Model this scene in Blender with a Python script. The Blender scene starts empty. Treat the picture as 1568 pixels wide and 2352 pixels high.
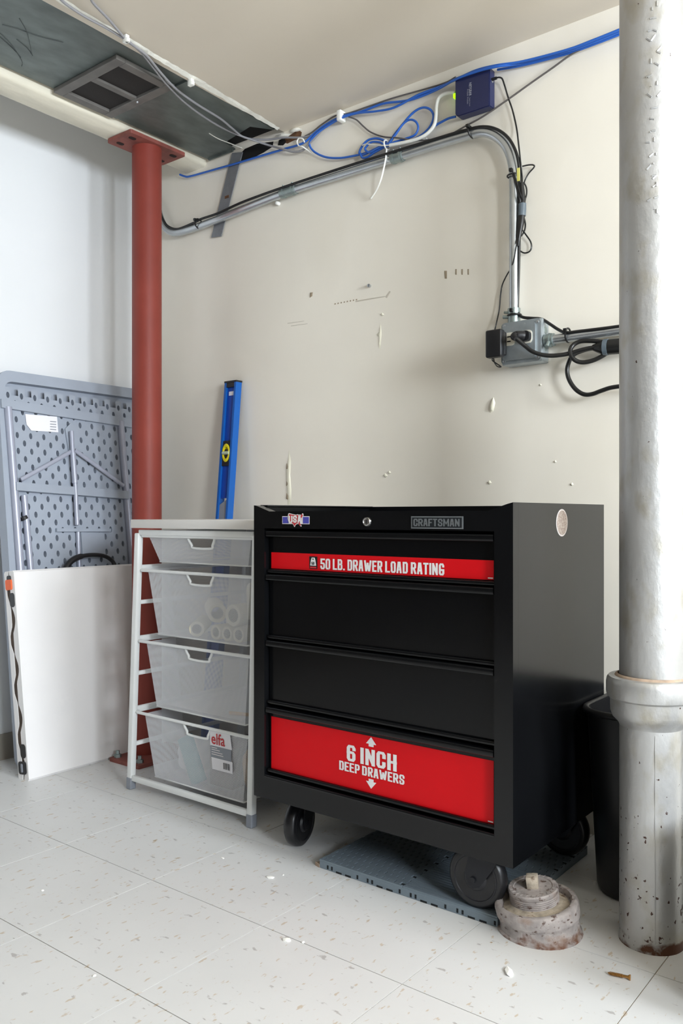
import bpy, bmesh, math, random
from mathutils import Vector, Matrix
random.seed(7)
scene = bpy.context.scene
COL = scene.collection

# ------------------------------------------------------------------ camera
F_PX, CX, HY, CAM_H, YAW = 1929.0, 784.0, 1183.0, 0.803, 38.2
cam_d = bpy.data.cameras.new('camera')
cam_d.sensor_fit = 'VERTICAL'
cam_d.sensor_height = 36.0
cam_d.lens = 36.0 * F_PX / 2352.0
cam_d.shift_y = (HY - 1176.0) / 2352.0
cam_d.clip_start = 0.02
cam = bpy.data.objects.new('camera', cam_d)
COL.objects.link(cam)
cam.location = (0, 0, CAM_H)
cam.rotation_euler = (math.radians(90), 0, math.radians(YAW))
scene.camera = cam

# ------------------------------------------------------------------ world, lights, exposure
world = bpy.data.worlds.new('world'); scene.world = world
world.use_nodes = True
world.node_tree.nodes['Background'].inputs[0].default_value = (0.80, 0.88, 1.0, 1)
world.node_tree.nodes['Background'].inputs[1].default_value = 1.0
scene.view_settings.view_transform = 'Standard'
scene.view_settings.look = 'None'
scene.view_settings.gamma = 1.0
scene.view_settings.use_curve_mapping = False
scene.view_settings.exposure = 0.25

XL, XR, YB, YFR, ZC = -2.58, 2.30, 2.05, -4.60, 2.06      # room shell
def window_light(name, loc, rot, sx, sy, power, col=(0.86, 0.93, 1.0)):
    l = bpy.data.lights.new(name, 'AREA'); l.shape = 'RECTANGLE'; l.size = sx; l.size_y = sy
    l.energy = power; l.color = col
    o = bpy.data.objects.new(name, l); COL.objects.link(o)
    o.location = loc; o.rotation_euler = rot
    return o
R90 = math.radians(90)
# daylight entering through two windows in the right wall
WIN_R = [(0.85, 1.45, 1.15, 1.95), (-0.45, 0.25, 1.15, 1.95)]     # y0,y1,z0,z1
POW_R = [82.0, 88.0]
for (y0, y1, z0, z1), p in zip(WIN_R, POW_R):
    window_light('window_daylight', (XR + 0.02, (y0+y1)/2, (z0+z1)/2), (0, R90, 0), z1-z0, y1-y0, p)

# ------------------------------------------------------------------ maths helpers
_s, _c = math.sin(math.radians(YAW)), math.cos(math.radians(YAW))
def ray(px, py):
    r = (px - CX) / F_PX
    return Vector((-_s + _c*r, _c + _s*r, (HY - py) / F_PX))
def on_plane(px, py, p0, n):
    d = ray(px, py); o = Vector((0, 0, CAM_H))
    return o + d * ((Vector(p0) - o).dot(n) / d.dot(n))
def W(px, py, off=0.01):            # a point standing 'off' metres in front of the back wall
    return on_plane(px, py, (0, YB - off, 0), Vector((0, 1, 0)))
def Cz(px, py, z=ZC):               # a point at height z
    return on_plane(px, py, (0, 0, z), Vector((0, 0, 1)))
def V(*a): return Vector(a)

def catmull(pts, n=8, closed=False):
    out = []; N = len(pts)
    rng = range(N) if closed else range(N-1)
    for i in rng:
        if closed: p0, p1, p2, p3 = pts[(i-1) % N], pts[i], pts[(i+1) % N], pts[(i+2) % N]
        else: p0, p1, p2, p3 = pts[max(i-1, 0)], pts[i], pts[i+1], pts[min(i+2, N-1)]
        for k in range(n):
            t = k / n
            out.append(0.5*((2*p1) + (p2-p0)*t + (2*p0-5*p1+4*p2-p3)*t*t + (3*p1-p0-3*p2+p3)*t**3))
    if not closed: out.append(pts[-1].copy())
    return out

# ------------------------------------------------------------------ mesh helpers (bmesh, world space)
def box(bm, x0, x1, y0, y1, z0, z1, bev=0.0, seg=2):
    m = bmesh.new()
    bmesh.ops.create_cube(m, size=1)
    for v in m.verts:
        v.co = Vector(((x0+x1)/2 + v.co.x*(x1-x0), (y0+y1)/2 + v.co.y*(y1-y0), (z0+z1)/2 + v.co.z*(z1-z0)))
    if bev: bmesh.ops.bevel(m, geom=m.edges[:], offset=bev, segments=seg, profile=0.5, affect='EDGES')
    merge(bm, m)
def merge(bm, m, mtx=None):
    vm = {}
    for v in m.verts: vm[v] = bm.verts.new(mtx @ v.co if mtx else v.co)
    for f in m.faces:
        try: bm.faces.new([vm[v] for v in f.verts])
        except ValueError: pass
    m.free()
def tube(bm, pts, r, seg=8, closed=False, caps=True, flat=1.0):
    pts = [Vector(p) for p in pts]; N = len(pts)
    tang = []
    for i in range(N):
        a = pts[(i-1) % N] if (closed or i > 0) else pts[i]
        b = pts[(i+1) % N] if (closed or i < N-1) else pts[i]
        t = b - a
        tang.append(t.normalized() if t.length > 1e-9 else Vector((0, 0, 1)))
    up = Vector((0, 0, 1)) if abs(tang[0].z) < 0.9 else Vector((0, 1, 0))
    nrm = (up - tang[0]*up.dot(tang[0])).normalized()
    rings = []
    for i in range(N):
        nrm = nrm - tang[i]*nrm.dot(tang[i])
        nrm = nrm.normalized() if nrm.length > 1e-6 else tang[i].orthogonal().normalized()
        bi = tang[i].cross(nrm)
        rr = r[i] if isinstance(r, (list, tuple)) else r
        rings.append([bm.verts.new(pts[i] + (nrm*math.cos(2*math.pi*k/seg) + bi*math.sin(2*math.pi*k/seg)*flat)*rr) for k in range(seg)])
    for i in range(N if closed else N-1):
        A, B = rings[i], rings[(i+1) % N]
        for k in range(seg): bm.faces.new((A[k], A[(k+1) % seg], B[(k+1) % seg], B[k]))
    if caps and not closed:
        bm.faces.new(rings[0][::-1]); bm.faces.new(rings[-1])
def rod(bm, a, b, r, seg=12): tube(bm, [Vector(a), Vector(b)], r, seg)
def lathe(bm, prof, seg=32, mtx=None, close=False):
    rings = []
    for (r, z) in prof:
        ring = []
        for k in range(seg):
            a = 2*math.pi*k/seg
            p = Vector((r*math.cos(a), r*math.sin(a), z))
            ring.append(bm.verts.new(mtx @ p if mtx else p))
        rings.append(ring)
    n = len(rings)
    for i in range(n if close else n-1):
        A, B = rings[i], rings[(i+1) % n]
        for k in range(seg): bm.faces.new((A[k], A[(k+1) % seg], B[(k+1) % seg], B[k]))
    if not close:
        bm.faces.new(rings[0][::-1]); bm.faces.new(rings[-1])
def prism(bm, poly, fn, t0, t1):
    """poly: 2-D outline, fn(u, v, w) -> world point, thickness from t0 to t1"""
    A = [bm.verts.new(fn(u, v, t0)) for u, v in poly]; B = [bm.verts.new(fn(u, v, t1)) for u, v in poly]
    n = len(poly)
    bm.faces.new(A[::-1]); bm.faces.new(B)
    for i in range(n): bm.faces.new((A[i], A[(i+1) % n], B[(i+1) % n], B[i]))
def rrect(x0, x1, y0, y1, r, n=5):
    out = []
    for (cx, cy, a0) in ((x1-r, y1-r, 0), (x0+r, y1-r, 90), (x0+r, y0+r, 180), (x1-r, y0+r, 270)):
        for k in range(n+1):
            a = math.radians(a0 + 90*k/n); out.append((cx + r*math.cos(a), cy + r*math.sin(a)))
    return out
def BM(): return bmesh.new()
def MTX(loc, axis=Vector((0, 0, 1))):
    q = Vector((0, 0, 1)).rotation_difference(Vector(axis).normalized())
    return Matrix.Translation(Vector(loc)) @ q.to_matrix().to_4x4()

# ------------------------------------------------------------------ object helpers
ORG = {}
def mesh_from(bm, name, org, smooth):
    bmesh.ops.recalc_face_normals(bm, faces=bm.faces[:])
    bmesh.ops.translate(bm, verts=bm.verts[:], vec=-Vector(org))
    me = bpy.data.meshes.new(name); bm.to_mesh(me); bm.free()
    if smooth:
        me.polygons.foreach_set('use_smooth', [True]*len(me.polygons))
        try: me.set_sharp_from_angle(angle=math.radians(smooth if smooth is not True else 40))
        except Exception: pass
    return me
def obj(name, bm, mt, parent=None, smooth=None, label=None, cat=None, group=None, kind=None, org=None):
    if parent is not None: og = ORG[parent.name]
    elif org is not None: og = Vector(org)
    else:
        xs = [v.co.x for v in bm.verts]; ys = [v.co.y for v in bm.verts]; zs = [v.co.z for v in bm.verts]
        og = Vector(((min(xs)+max(xs))/2, (min(ys)+max(ys))/2, min(zs)))
    me = mesh_from(bm, name, og, smooth)
    me.materials.append(mt)
    o = bpy.data.objects.new(name, me); COL.objects.link(o)
    if parent is not None: o.parent = parent
    else: o.location = og
    ORG[o.name] = og
    tag(o, label, cat, group, kind)
    return o
def tag(o, label=None, cat=None, group=None, kind=None):
    if label: o['label'] = label
    if cat: o['category'] = cat
    if group: o['group'] = group
    if kind: o['kind'] = kind
def thing(name, loc, label, cat, group=None):
    o = bpy.data.objects.new(name, None); COL.objects.link(o)
    o.location = loc; o.empty_display_size = 0.05
    ORG[o.name] = Vector(loc); tag(o, label, cat, group)
    return o
def copy_part(src, parent, dloc):
    o = src.copy(); COL.objects.link(o); o.parent = parent; o.location = src.location + Vector(dloc)
    return o

# ------------------------------------------------------------------ materials
def lin(c):
    if isinstance(c, str): c = tuple(int(c[i:i+2], 16)/255 for i in (0, 2, 4))
    return tuple(((x/12.92) if x <= 0.04045 else ((x+0.055)/1.055)**2.4) for x in c) + (1.0,)
def mat(name, col, rough=0.5, metal=0.0, var=0.0, vscale=12.0, bump=0.0, bscale=60.0, spec=0.5, var2=None, stretch=None, coat=0.0, geo=False):
    m = bpy.data.materials.new(name); m.use_nodes = True
    nt = m.node_tree; b = nt.nodes['Principled BSDF']
    b.inputs['Roughness'].default_value = rough; b.inputs['Metallic'].default_value = metal
    b.inputs['Specular IOR Level'].default_value = spec
    if coat: b.inputs['Coat Weight'].default_value = coat; b.inputs['Coat Roughness'].default_value = 0.08
    c = lin(col)
    b.inputs['Base Color'].default_value = c
    if geo: tc = nt.nodes.new('ShaderNodeNewGeometry'); vec = tc.outputs['Position']
    else: tc = nt.nodes.new('ShaderNodeTexCoord'); vec = tc.outputs['Object']
    if stretch:
        mp = nt.nodes.new('ShaderNodeMapping'); mp.inputs['Scale'].default_value = stretch
        nt.links.new(vec, mp.inputs[0]); vec = mp.outputs[0]
    if var:
        nz = nt.nodes.new('ShaderNodeTexNoise'); nz.inputs['Scale'].default_value = vscale; nz.inputs['Detail'].default_value = 6
        nt.links.new(vec, nz.inputs['Vector'])
        rp = nt.nodes.new('ShaderNodeValToRGB'); rp.color_ramp.elements[0].position = 0.3; rp.color_ramp.elements[1].position = 0.7
        d = lin(var2) if var2 else tuple(min(1, x*(1-var)) for x in c[:3]) + (1,)
        rp.color_ramp.elements[0].color = d; rp.color_ramp.elements[1].color = c if var2 else tuple(min(1, x*(1+var*0.6)) for x in c[:3]) + (1,)
        nt.links.new(nz.outputs['Fac'], rp.inputs[0]); nt.links.new(rp.outputs[0], b.inputs['Base Color'])
    if bump:
        n2 = nt.nodes.new('ShaderNodeTexNoise'); n2.inputs['Scale'].default_value = bscale; n2.inputs['Detail'].default_value = 4
        nt.links.new(vec, n2.inputs['Vector'])
        bp = nt.nodes.new('ShaderNodeBump'); bp.inputs['Strength'].default_value = bump; bp.inputs['Distance'].default_value = 0.002
        nt.links.new(n2.outputs['Fac'], bp.inputs['Height']); nt.links.new(bp.outputs[0], b.inputs['Normal'])
    return m
def speck_layer(m, col, scale, lo, hi, stretch=(1, 1, 1), detail=3, zgrad=None, geo=False):
    """adds a thresholded noise layer of another colour (flecks, chips, rust) on top of the base colour"""
    nt = m.node_tree; b = nt.nodes['Principled BSDF']; inp = b.inputs['Base Color']
    prev = inp.links[0].from_socket if inp.links else None
    tc = nt.nodes.new('ShaderNodeNewGeometry' if geo else 'ShaderNodeTexCoord'); pos = tc.outputs['Position' if geo else 'Object']
    mp = nt.nodes.new('ShaderNodeMapping'); mp.inputs['Scale'].default_value = stretch
    nt.links.new(pos, mp.inputs[0])
    nz = nt.nodes.new('ShaderNodeTexNoise'); nz.inputs['Scale'].default_value = scale; nz.inputs['Detail'].default_value = detail
    nt.links.new(mp.outputs[0], nz.inputs['Vector'])
    src = nz.outputs['Fac']
    if zgrad:                        # (z where wear is full, z where none, extra)
        sx = nt.nodes.new('ShaderNodeSeparateXYZ'); nt.links.new(pos, sx.inputs[0])
        mr = nt.nodes.new('ShaderNodeMapRange'); mr.inputs[1].default_value = zgrad[0]; mr.inputs[2].default_value = zgrad[1]
        mr.inputs[3].default_value = zgrad[2]; mr.inputs[4].default_value = 0.0
        nt.links.new(sx.outputs['Z'], mr.inputs[0])
        ad = nt.nodes.new('ShaderNodeMath'); ad.operation = 'ADD'; nt.links.new(src, ad.inputs[0]); nt.links.new(mr.outputs[0], ad.inputs[1]); src = ad.outputs[0]
    rp = nt.nodes.new('ShaderNodeMapRange'); rp.inputs[1].default_value = lo; rp.inputs[2].default_value = hi
    nt.links.new(src, rp.inputs[0])
    mx = nt.nodes.new('ShaderNodeMix'); mx.data_type = 'RGBA'
    nt.links.new(rp.outputs[0], mx.inputs[0])
    if prev: nt.links.new(prev, mx.inputs[6])
    else: mx.inputs[6].default_value = inp.default_value
    mx.inputs[7].default_value = lin(col)
    nt.links.new(mx.outputs[2], inp)
    return m
def emis(name, col, s):
    m = mat(name, col); b = m.node_tree.nodes['Principled BSDF']
    b.inputs['Emission Color'].default_value = lin(col); b.inputs['Emission Strength'].default_value = s
    return m

M = {}
M['wall'] = mat('painted_wall', 'f0eadd', 0.55, var=0.05, vscale=2.2, bump=0.25, bscale=18)
speck_layer(M['wall'], 'e6dfd0', 2.5, 0.55, 0.85, (1, 1, 0.5), 3)
M['wall_white'] = mat('white_wall', 'e2e4e6', 0.6, var=0.02, vscale=2, bump=0.15, bscale=20)
M['wall_dim'] = mat('dimmed_wall', '8f8b85', 0.85, var=0.1, vscale=3)  # unseen right and front walls, greyed to cut the bounced fill light
M['wall_dark'] = mat('darkened_wall', '4a443f', 0.85, var=0.1, vscale=3)  # unseen side wall, darkened so the drawer fronts reflect less light
M['ceiling'] = mat('painted_ceiling', 'ded4c4', 0.6, var=0.05, vscale=2.0, bump=0.35, bscale=9)
M['beam'] = mat('beam_paint', 'e0dac8', 0.65, var=0.14, vscale=16, bump=1.0, bscale=40, stretch=(1, 0.3, 1))
M['plaster'] = mat('rough_plaster', 'eceae0', 0.8, var=0.12, vscale=25, bump=1.0, bscale=60)
M['tile'] = mat('vinyl_tile', 'dcdcdb', 0.42, var=0.035, vscale=5, bump=0.05, bscale=30, geo=True)
speck_layer(M['tile'], 'c9bcab', 95, 0.635, 0.69, (1.0, 0.38, 1), 3, geo=True)
speck_layer(M['tile'], 'b7b4b2', 70, 0.66, 0.71, (0.45, 1.0, 1), 3, geo=True)
speck_layer(M['tile'], 'b39f84', 45, 0.715, 0.75, (0.9, 0.6, 1), 4, geo=True)
M['grout'] = mat('tile_joint', '93806a', 0.9, var=0.3, vscale=15)
M['baseboard'] = mat('baseboard_vinyl', '9b958b', 0.5, var=0.05)
M['galv'] = mat('galvanized_sheet', '6f7774', 0.48, 0.5, var=0.28, vscale=22, bump=0.12, bscale=25, stretch=(1, 0.5, 1))
M['emt'] = mat('zinc_conduit', 'c2c7ca', 0.27, 0.8, var=0.08, vscale=30)
M['emt_fit'] = mat('zinc_fitting', '9aa6a4', 0.38, 0.75, var=0.15, vscale=60)
M['boxmetal'] = mat('pressed_steel_box', 'aab2b6', 0.36, 0.6, var=0.12, vscale=40)
M['strap'] = mat('steel_strap', '8d9094', 0.5, 0.5, var=0.15, vscale=30)
M['grille'] = mat('old_grille_paint', '6d6a66', 0.55, 0.1, var=0.15, vscale=25)
M['screen'] = mat('grille_screen', '231f1d', 0.8, var=0.3, vscale=300)
M['void'] = mat('black_void', '0b0a09', 0.95)
M['rust'] = mat('rusty_plaster', '6b4a31', 0.9, var=0.5, vscale=60, bump=1.0, bscale=80)
M['redpaint'] = mat('red_oxide_paint', '8d3f35', 0.5, spec=0.3, var=0.10, vscale=8, bump=0.15, bscale=30)
speck_layer(M['redpaint'], '8e3f38', 7, 0.62, 0.78, (1, 1, 0.4), 4)
M['redplate'] = mat('dirty_red_plate', '8a4c43', 0.6, var=0.3, vscale=25, bump=0.3, bscale=60)
M['darkhole'] = mat('dark_hole', '2a1a18', 0.9)
M['bluecable'] = mat('blue_cable', '2b64c0', 0.4)
M['whitecable'] = mat('white_cable', 'e6e6e0', 0.45)
M['greycable'] = mat('grey_cable', '8e8d90', 0.5)
M['darkgrey'] = mat('dark_grey_cable', '5f5a58', 0.5)
M['blackcable'] = mat('black_cable', '1a1a1a', 0.35)
M['clip'] = mat('white_clip', 'f0f0ea', 0.5)
M['tape'] = mat('clear_tape', '5f6a72', 0.25)
M['switch'] = mat('switch_navy', '232a55', 0.35, var=0.06)
M['print_grey'] = mat('grey_print', 'a9adb8', 0.5)
M['led'] = emis('green_led', 'a6f000', 1.2)
M['yellowtag'] = mat('yellow_tag', 'e3dc77', 0.6)
M['outlet'] = mat('outlet_ivory', 'd9d5c6', 0.5)
M['blackplastic'] = mat('black_plastic', '1b1b1e', 0.42, var=0.1)
M['cab'] = mat('black_enamel', '0c0d0f', 0.2, var=0.25, vscale=6, bump=0.02, bscale=40, spec=0.38)
speck_layer(M['cab'], '4b4a47', 30, 0.78, 0.82, (1, 0.5, 0.5), 4)
M['cabdrawer'] = mat('black_drawer_enamel', '08090b', 0.2, var=0.15, vscale=6, spec=0.35)
M['inner'] = mat('cabinet_inside', '08080a', 0.7)
M['redlabel'] = mat('red_label', 'd2000f', 0.55, var=0.02, spec=0.3)
M['whiteprint'] = mat('white_print', 'e8e6e6', 0.5)
M['blackprint'] = mat('black_print', '141414', 0.5)
M['chrome'] = mat('chrome', 'd8d8d8', 0.18, 1.0)
M['badge'] = mat('badge_silver', '8e9396', 0.35, 0.6)
M['badgedark'] = mat('badge_dark', '23272b', 0.4, 0.2)
M['stk_red'] = mat('sticker_red', 'c23036', 0.5)
M['stk_blue'] = mat('sticker_blue', '4a4aa8', 0.5)
M['stk_white'] = mat('sticker_white', 'ece6e6', 0.5)
M['rosette'] = mat('oval_sticker_print', 'cfc6bd', 0.5, var=0.5, vscale=260, var2='93776f')
M['rubber'] = mat('caster_rubber', '17171a', 0.35, var=0.2, vscale=30)
M['casterhub'] = mat('caster_hub', '1d1d21', 0.4)
M['castersteel'] = mat('caster_steel', '26272b', 0.4, 0.5)
M['zincplate'] = mat('zinc_plate', 'b8bcc0', 0.3, 0.9)
M['matgrey'] = mat('grey_drain_mat', '76838d', 0.6, var=0.08, vscale=20)
M['matdark'] = mat('mat_slots', '191c1f', 0.9)
M['whitemetal'] = mat('white_epoxy', 'eef0ef', 0.35, var=0.02)
M['toplam'] = mat('shelf_top_laminate', 'e3e0dc', 0.45, var=0.02)
M['footgrey'] = mat('grey_foot', '8d929b', 0.5)
M['level'] = mat('blue_level', '0b5db2', 0.3, var=0.05)
M['leveldeep'] = mat('blue_level_web', '0d46ac', 0.3)
M['yellow'] = mat('yellow_vial_ring', 'e6d51e', 0.35)
M['vial'] = mat('vial_glass', 'b8c9b0', 0.1)
M['tablegrey'] = mat('grey_blow_moulded', '9da5b2', 0.5, var=0.05, vscale=14, bump=0.1, bscale=60)
M['tabletube'] = mat('grey_coated_tube', 'a9adbd', 0.32, 0.15, var=0.05)
M['tablewhite'] = mat('white_blow_moulded', 'eeeceb', 0.45, var=0.015, bump=0.1, bscale=90)
M['tablecream'] = mat('cream_table_edge', 'd9cfc2', 0.55, var=0.06)
M['tabledark'] = mat('fold_gap_shade', '4d3f33', 0.8, var=0.3, vscale=30)
M['orange'] = mat('orange_latch', 'f0662a', 0.45)
M['labelwhite'] = mat('label_white', 'ecebf0', 0.5)
M['pipe'] = mat('aluminium_paint', 'b9b9b8', 0.42, 0.55, var=0.10, vscale=14, bump=0.6, bscale=70, stretch=(1, 1, 0.6))
speck_layer(M['pipe'], 'a9a498', 26, 0.52, 0.75, (1, 1, 0.6), 6)
speck_layer(M['pipe'], '4a332b', 95, 0.735, 0.755, (1, 1, 0.75), 4, zgrad=(0.0, 0.50, 0.115))
speck_layer(M['pipe'], '5d3d2c', 26, 0.86, 0.98, (1, 1, 1.2), 6, zgrad=(0.0, 0.05, 0.50))
M['caulk'] = mat('pipe_caulk', 'b09a86', 0.8, var=0.3, vscale=50)
M['iron'] = mat('painted_cast_iron', 'aaa29f', 0.62, var=0.28, vscale=45, bump=0.9, bscale=90)
speck_layer(M['iron'], '5d4a42', 85, 0.60, 0.68, (1, 1, 1.8), 6)
speck_layer(M['iron'], '8c6d56', 22, 0.58, 0.80, (1, 1, 1.5), 6)
speck_layer(M['iron'], '6e4a36', 40, 0.62, 0.80, (1, 1, 1), 5, zgrad=(0.0, 0.02, 0.18))
M['irondust'] = mat('dusty_cast_iron', 'b9ad9c', 0.85, var=0.4, vscale=60, bump=1.0, bscale=110)
speck_layer(M['irondust'], '6e5846', 60, 0.6, 0.7, (1, 1, 1), 5)
M['bin'] = mat('black_bin_plastic', '0d0d0f', 0.38)
M['screw'] = mat('brass_screw', 'b98a4e', 0.35, 0.8)
M['chip'] = mat('plaster_chip', 'f1f0ea', 0.8)
M['mark'] = mat('wall_mark', '9a8b75', 0.9)
M['markgrey'] = mat('wall_scuff', 'c6beaf', 0.9)
M['drip'] = mat('paint_drip', 'eae6d2', 0.5)
M['scribble'] = mat('duct_scratch', '4a4f4e', 0.7)
M['roller'] = mat('paint_roller_nap', 'e6e0cb', 0.95, var=0.06, vscale=60, bump=0.8, bscale=200)
M['rollercore'] = mat('roller_core', '9a968f', 0.8)
M['teal'] = mat('teal_pack', '4fa0ae', 0.5, var=0.1)
M['bagwhite'] = mat('white_plastic_bag', 'e6e6e8', 0.4, var=0.05)
M['mauve'] = mat('mauve_box', '8e7f86', 0.7, var=0.05)
M['tan'] = mat('tan_sponge', 'c79a55', 0.8, var=0.25, vscale=25)
M['paper'] = mat('paper_sheet', 'e4e4e4', 0.8)
M['pencil'] = mat('yellow_pencil', 'd9a23a', 0.5)

def wire_mesh_material():
    m = bpy.data.materials.new('white_wire_mesh'); m.use_nodes = True; nt = m.node_tree
    b = nt.nodes['Principled BSDF']; b.inputs['Base Color'].default_value = lin('e3e4e8'); b.inputs['Roughness'].default_value = 0.45
    uv = nt.nodes.new('ShaderNodeUVMap'); sp = nt.nodes.new('ShaderNodeSeparateXYZ'); nt.links.new(uv.outputs[0], sp.inputs[0])
    def mth(op, a, b_):
        n = nt.nodes.new('ShaderNodeMath'); n.operation = op
        for i, x in enumerate((a, b_)):
            if x is None: continue
            if isinstance(x, (int, float)): n.inputs[i].default_value = x
            else: nt.links.new(x, n.inputs[i])
        return n.outputs[0]
    k = math.pi / 0.0036
    u = mth('MULTIPLY', sp.outputs[0], k); v = mth('MULTIPLY', sp.outputs[1], k*0.8)
    a = mth('ABSOLUTE', mth('SINE', mth('ADD', u, v), None), None)
    c = mth('ABSOLUTE', mth('SINE', mth('SUBTRACT', u, v), None), None)
    hole = mth('GREATER_THAN', mth('MINIMUM', a, c), 0.52)
    tr = nt.nodes.new('ShaderNodeBsdfTransparent'); mx = nt.nodes.new('ShaderNodeMixShader')
    nt.links.new(hole, mx.inputs[0]); nt.links.new(b.outputs[0], mx.inputs[1]); nt.links.new(tr.outputs[0], mx.inputs[2])
    nt.links.new(mx.outputs[0], nt.nodes['Material Output'].inputs[0])
    return m
M['mesh'] = wire_mesh_material()

# ------------------------------------------------------------------ block lettering (flat print)
GL = {
 'A': [[(0, 0), (.32, 1), (.68, 1), (1, 0)], [(.16, .28), (.84, .28)]],
 'B': [[(0, 0), (0, 1), (.75, 1), (1, .9), (1, .62), (.8, .53), (0, .53)], [(.8, .53), (1, .43), (1, .1), (.75, 0), (0, 0)]],
 'C': [[(1, .70), (1, .88), (.8, 1), (.2, 1), (0, .88), (0, .12), (.2, 0), (.8, 0), (1, .12), (1, .30)]],
 'D': [[(0, 0), (0, 1), (.78, 1), (1, .88), (1, .12), (.78, 0), (0, 0)]],
 'E': [[(1, 1), (0, 1), (0, 0), (1, 0)], [(0, .52), (.8, .52)]],
 'F': [[(1, 1), (0, 1), (0, 0)], [(0, .5), (.8, .5)]],
 'G': [[(1, .79), (1, .88), (.8, 1), (.2, 1), (0, .88), (0, .12), (.2, 0), (.8, 0), (1, .12), (1, .44), (.6, .44)]],
 'H': [[(0, 0), (0, 1)], [(1, 0), (1, 1)], [(0, .5), (1, .5)]],
 'I': [[(.5, 0), (.5, 1)]],
 'L': [[(0, 1), (0, 0), (1, 0)]],
 'M': [[(0, 0), (0, 1)], [(1, 0), (1, 1)], [(.04, .95), (.5, .3), (.96, .95)]],
 'N': [[(0, 0), (0, 1)], [(1, 0), (1, 1)], [(.03, .97), (.97, .03)]],
 'O': [[(0, .5), (0, .12), (.2, 0), (.8, 0), (1, .12), (1, .88), (.8, 1), (.2, 1), (0, .88), (0, .5)]],
 'P': [[(0, 0), (0, 1), (.78, 1), (1, .9), (1, .55), (.78, .44), (0, .44)]],
 'R': [[(0, 0), (0, 1), (.78, 1), (1, .9), (1, .58), (.78, .48), (0, .48)], [(.55, .46), (1, 0)]],
 'S': [[(1, .74), (1, .88), (.8, 1), (.2, 1), (0, .88), (0, .64), (.2, .54), (.8, .46), (1, .36), (1, .12), (.8, 0), (.2, 0), (0, .12), (0, .26)]],
 'T': [[(0, 1), (1, 1)], [(.5, .95), (.5, 0)]],
 'U': [[(0, 1), (0, .12), (.2, 0), (.8, 0), (1, .12), (1, 1)]],
 'W': [[(0, 1), (.2, .03)], [(.5, .75), (.26, .03)], [(.5, .75), (.74, .03)], [(1, 1), (.8, .03)]],
 '0': [[(0, .5), (0, .12), (.2, 0), (.8, 0), (1, .12), (1, .88), (.8, 1), (.2, 1), (0, .88), (0, .5)]],
 '5': [[(1, 1), (0, 1), (0, .56), (.8, .56), (1, .46), (1, .12), (.8, 0), (.2, 0), (0, .12), (0, .22)]],
 '6': [[(1, .80), (1, .88), (.8, 1), (.2, 1), (0, .88), (0, .12), (.2, 0), (.8, 0), (1, .12), (1, .46), (.8, .56), (0, .56)]],
 '.': [[(0, 0), (0.01, 0)]],
}
WID = {'I': .0, '.': .0, 'W': 1.75, 'M': 1.45, 'N': 1.05, 'L': .85, 'E': .85, 'F': .85, 'T': .95}
def text_layout(txt, t, cw, gap, space):
    x = 0; out = []
    for ch in txt:
        if ch == ' ': x += space; continue
        w = WID.get(ch, 1.0) * cw
        out.append((ch, x, w)); x += w + t + gap
    return out, x - gap
LIFT = [0]
def lettering(bm, txt, fn, u0, u1, v0, v1, t=.215, cw=.36, gap=.085, space=.30):
    """block capitals in the box u0..u1, v0..v1; fn(u, v) -> world point"""
    lay, tot = text_layout(txt, t, cw, gap, space)
    H = v1 - v0; sx = (u1-u0) / tot
    def P(x, y): return fn(u0 + x*sx, v0 + y*H)
    ty = t*0.72
    for ch, x0, w in lay:
        for st in GL[ch]:
            pts = [Vector((x0 + t/2 + a*w, ty/2 + b*(1-ty))) for a, b in st]
            closed = (pts[0]-pts[-1]).length < 1e-6 and len(pts) > 2
            if closed: pts = pts[:-1]
            n = len(pts)
            sc = Vector((t/2, ty/2))
            if not closed:                      # square ends
                for i, j in ((0, 1), (n-1, n-2)):
                    d = pts[i]-pts[j]
                    if abs(d.x) < 1e-6: pts[i] = pts[i] + Vector((0, math.copysign(ty/2, d.y)))
                    elif abs(d.y) < 1e-6: pts[i] = pts[i] + Vector((math.copysign(t/2, d.x), 0))
                    else:
                        k = (ty/2)/max(abs(d.y), 1e-6)
                        pts[i] = pts[i] + d*min(k, 0.25)
            L, Rr = [], []
            for i in range(n):
                def nrm(a, b):
                    d = (b-a); d = Vector((d.x/t, d.y/ty)); d.normalize(); return Vector((-d.y, d.x))
                if closed: n1, n2 = nrm(pts[i-1], pts[i]), nrm(pts[i], pts[(i+1) % n])
                elif i == 0: n1 = n2 = nrm(pts[0], pts[1])
                elif i == n-1: n1 = n2 = nrm(pts[-2], pts[-1])
                else: n1, n2 = nrm(pts[i-1], pts[i]), nrm(pts[i], pts[i+1])
                m = n1+n2
                m = m / max(m.dot(n1), 0.45) if m.length > 1e-6 else n1
                off = Vector((m.x*sc.x, m.y*sc.y))
                L.append(pts[i]+off); Rr.append(pts[i]-off)
            for i in range(n if closed else n-1):
                j = (i+1) % n
                LIFT[0] = (LIFT[0]+1) % 13
                bm.faces.new([bm.verts.new(P(q.x, q.y)+Vector((0, -.00007*LIFT[0], 0))) for q in (L[i], Rr[i], Rr[j], L[j])])
def flat_poly(bm, poly, fn): bm.faces.new([bm.verts.new(fn(u, v)) for u, v in poly])
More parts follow.
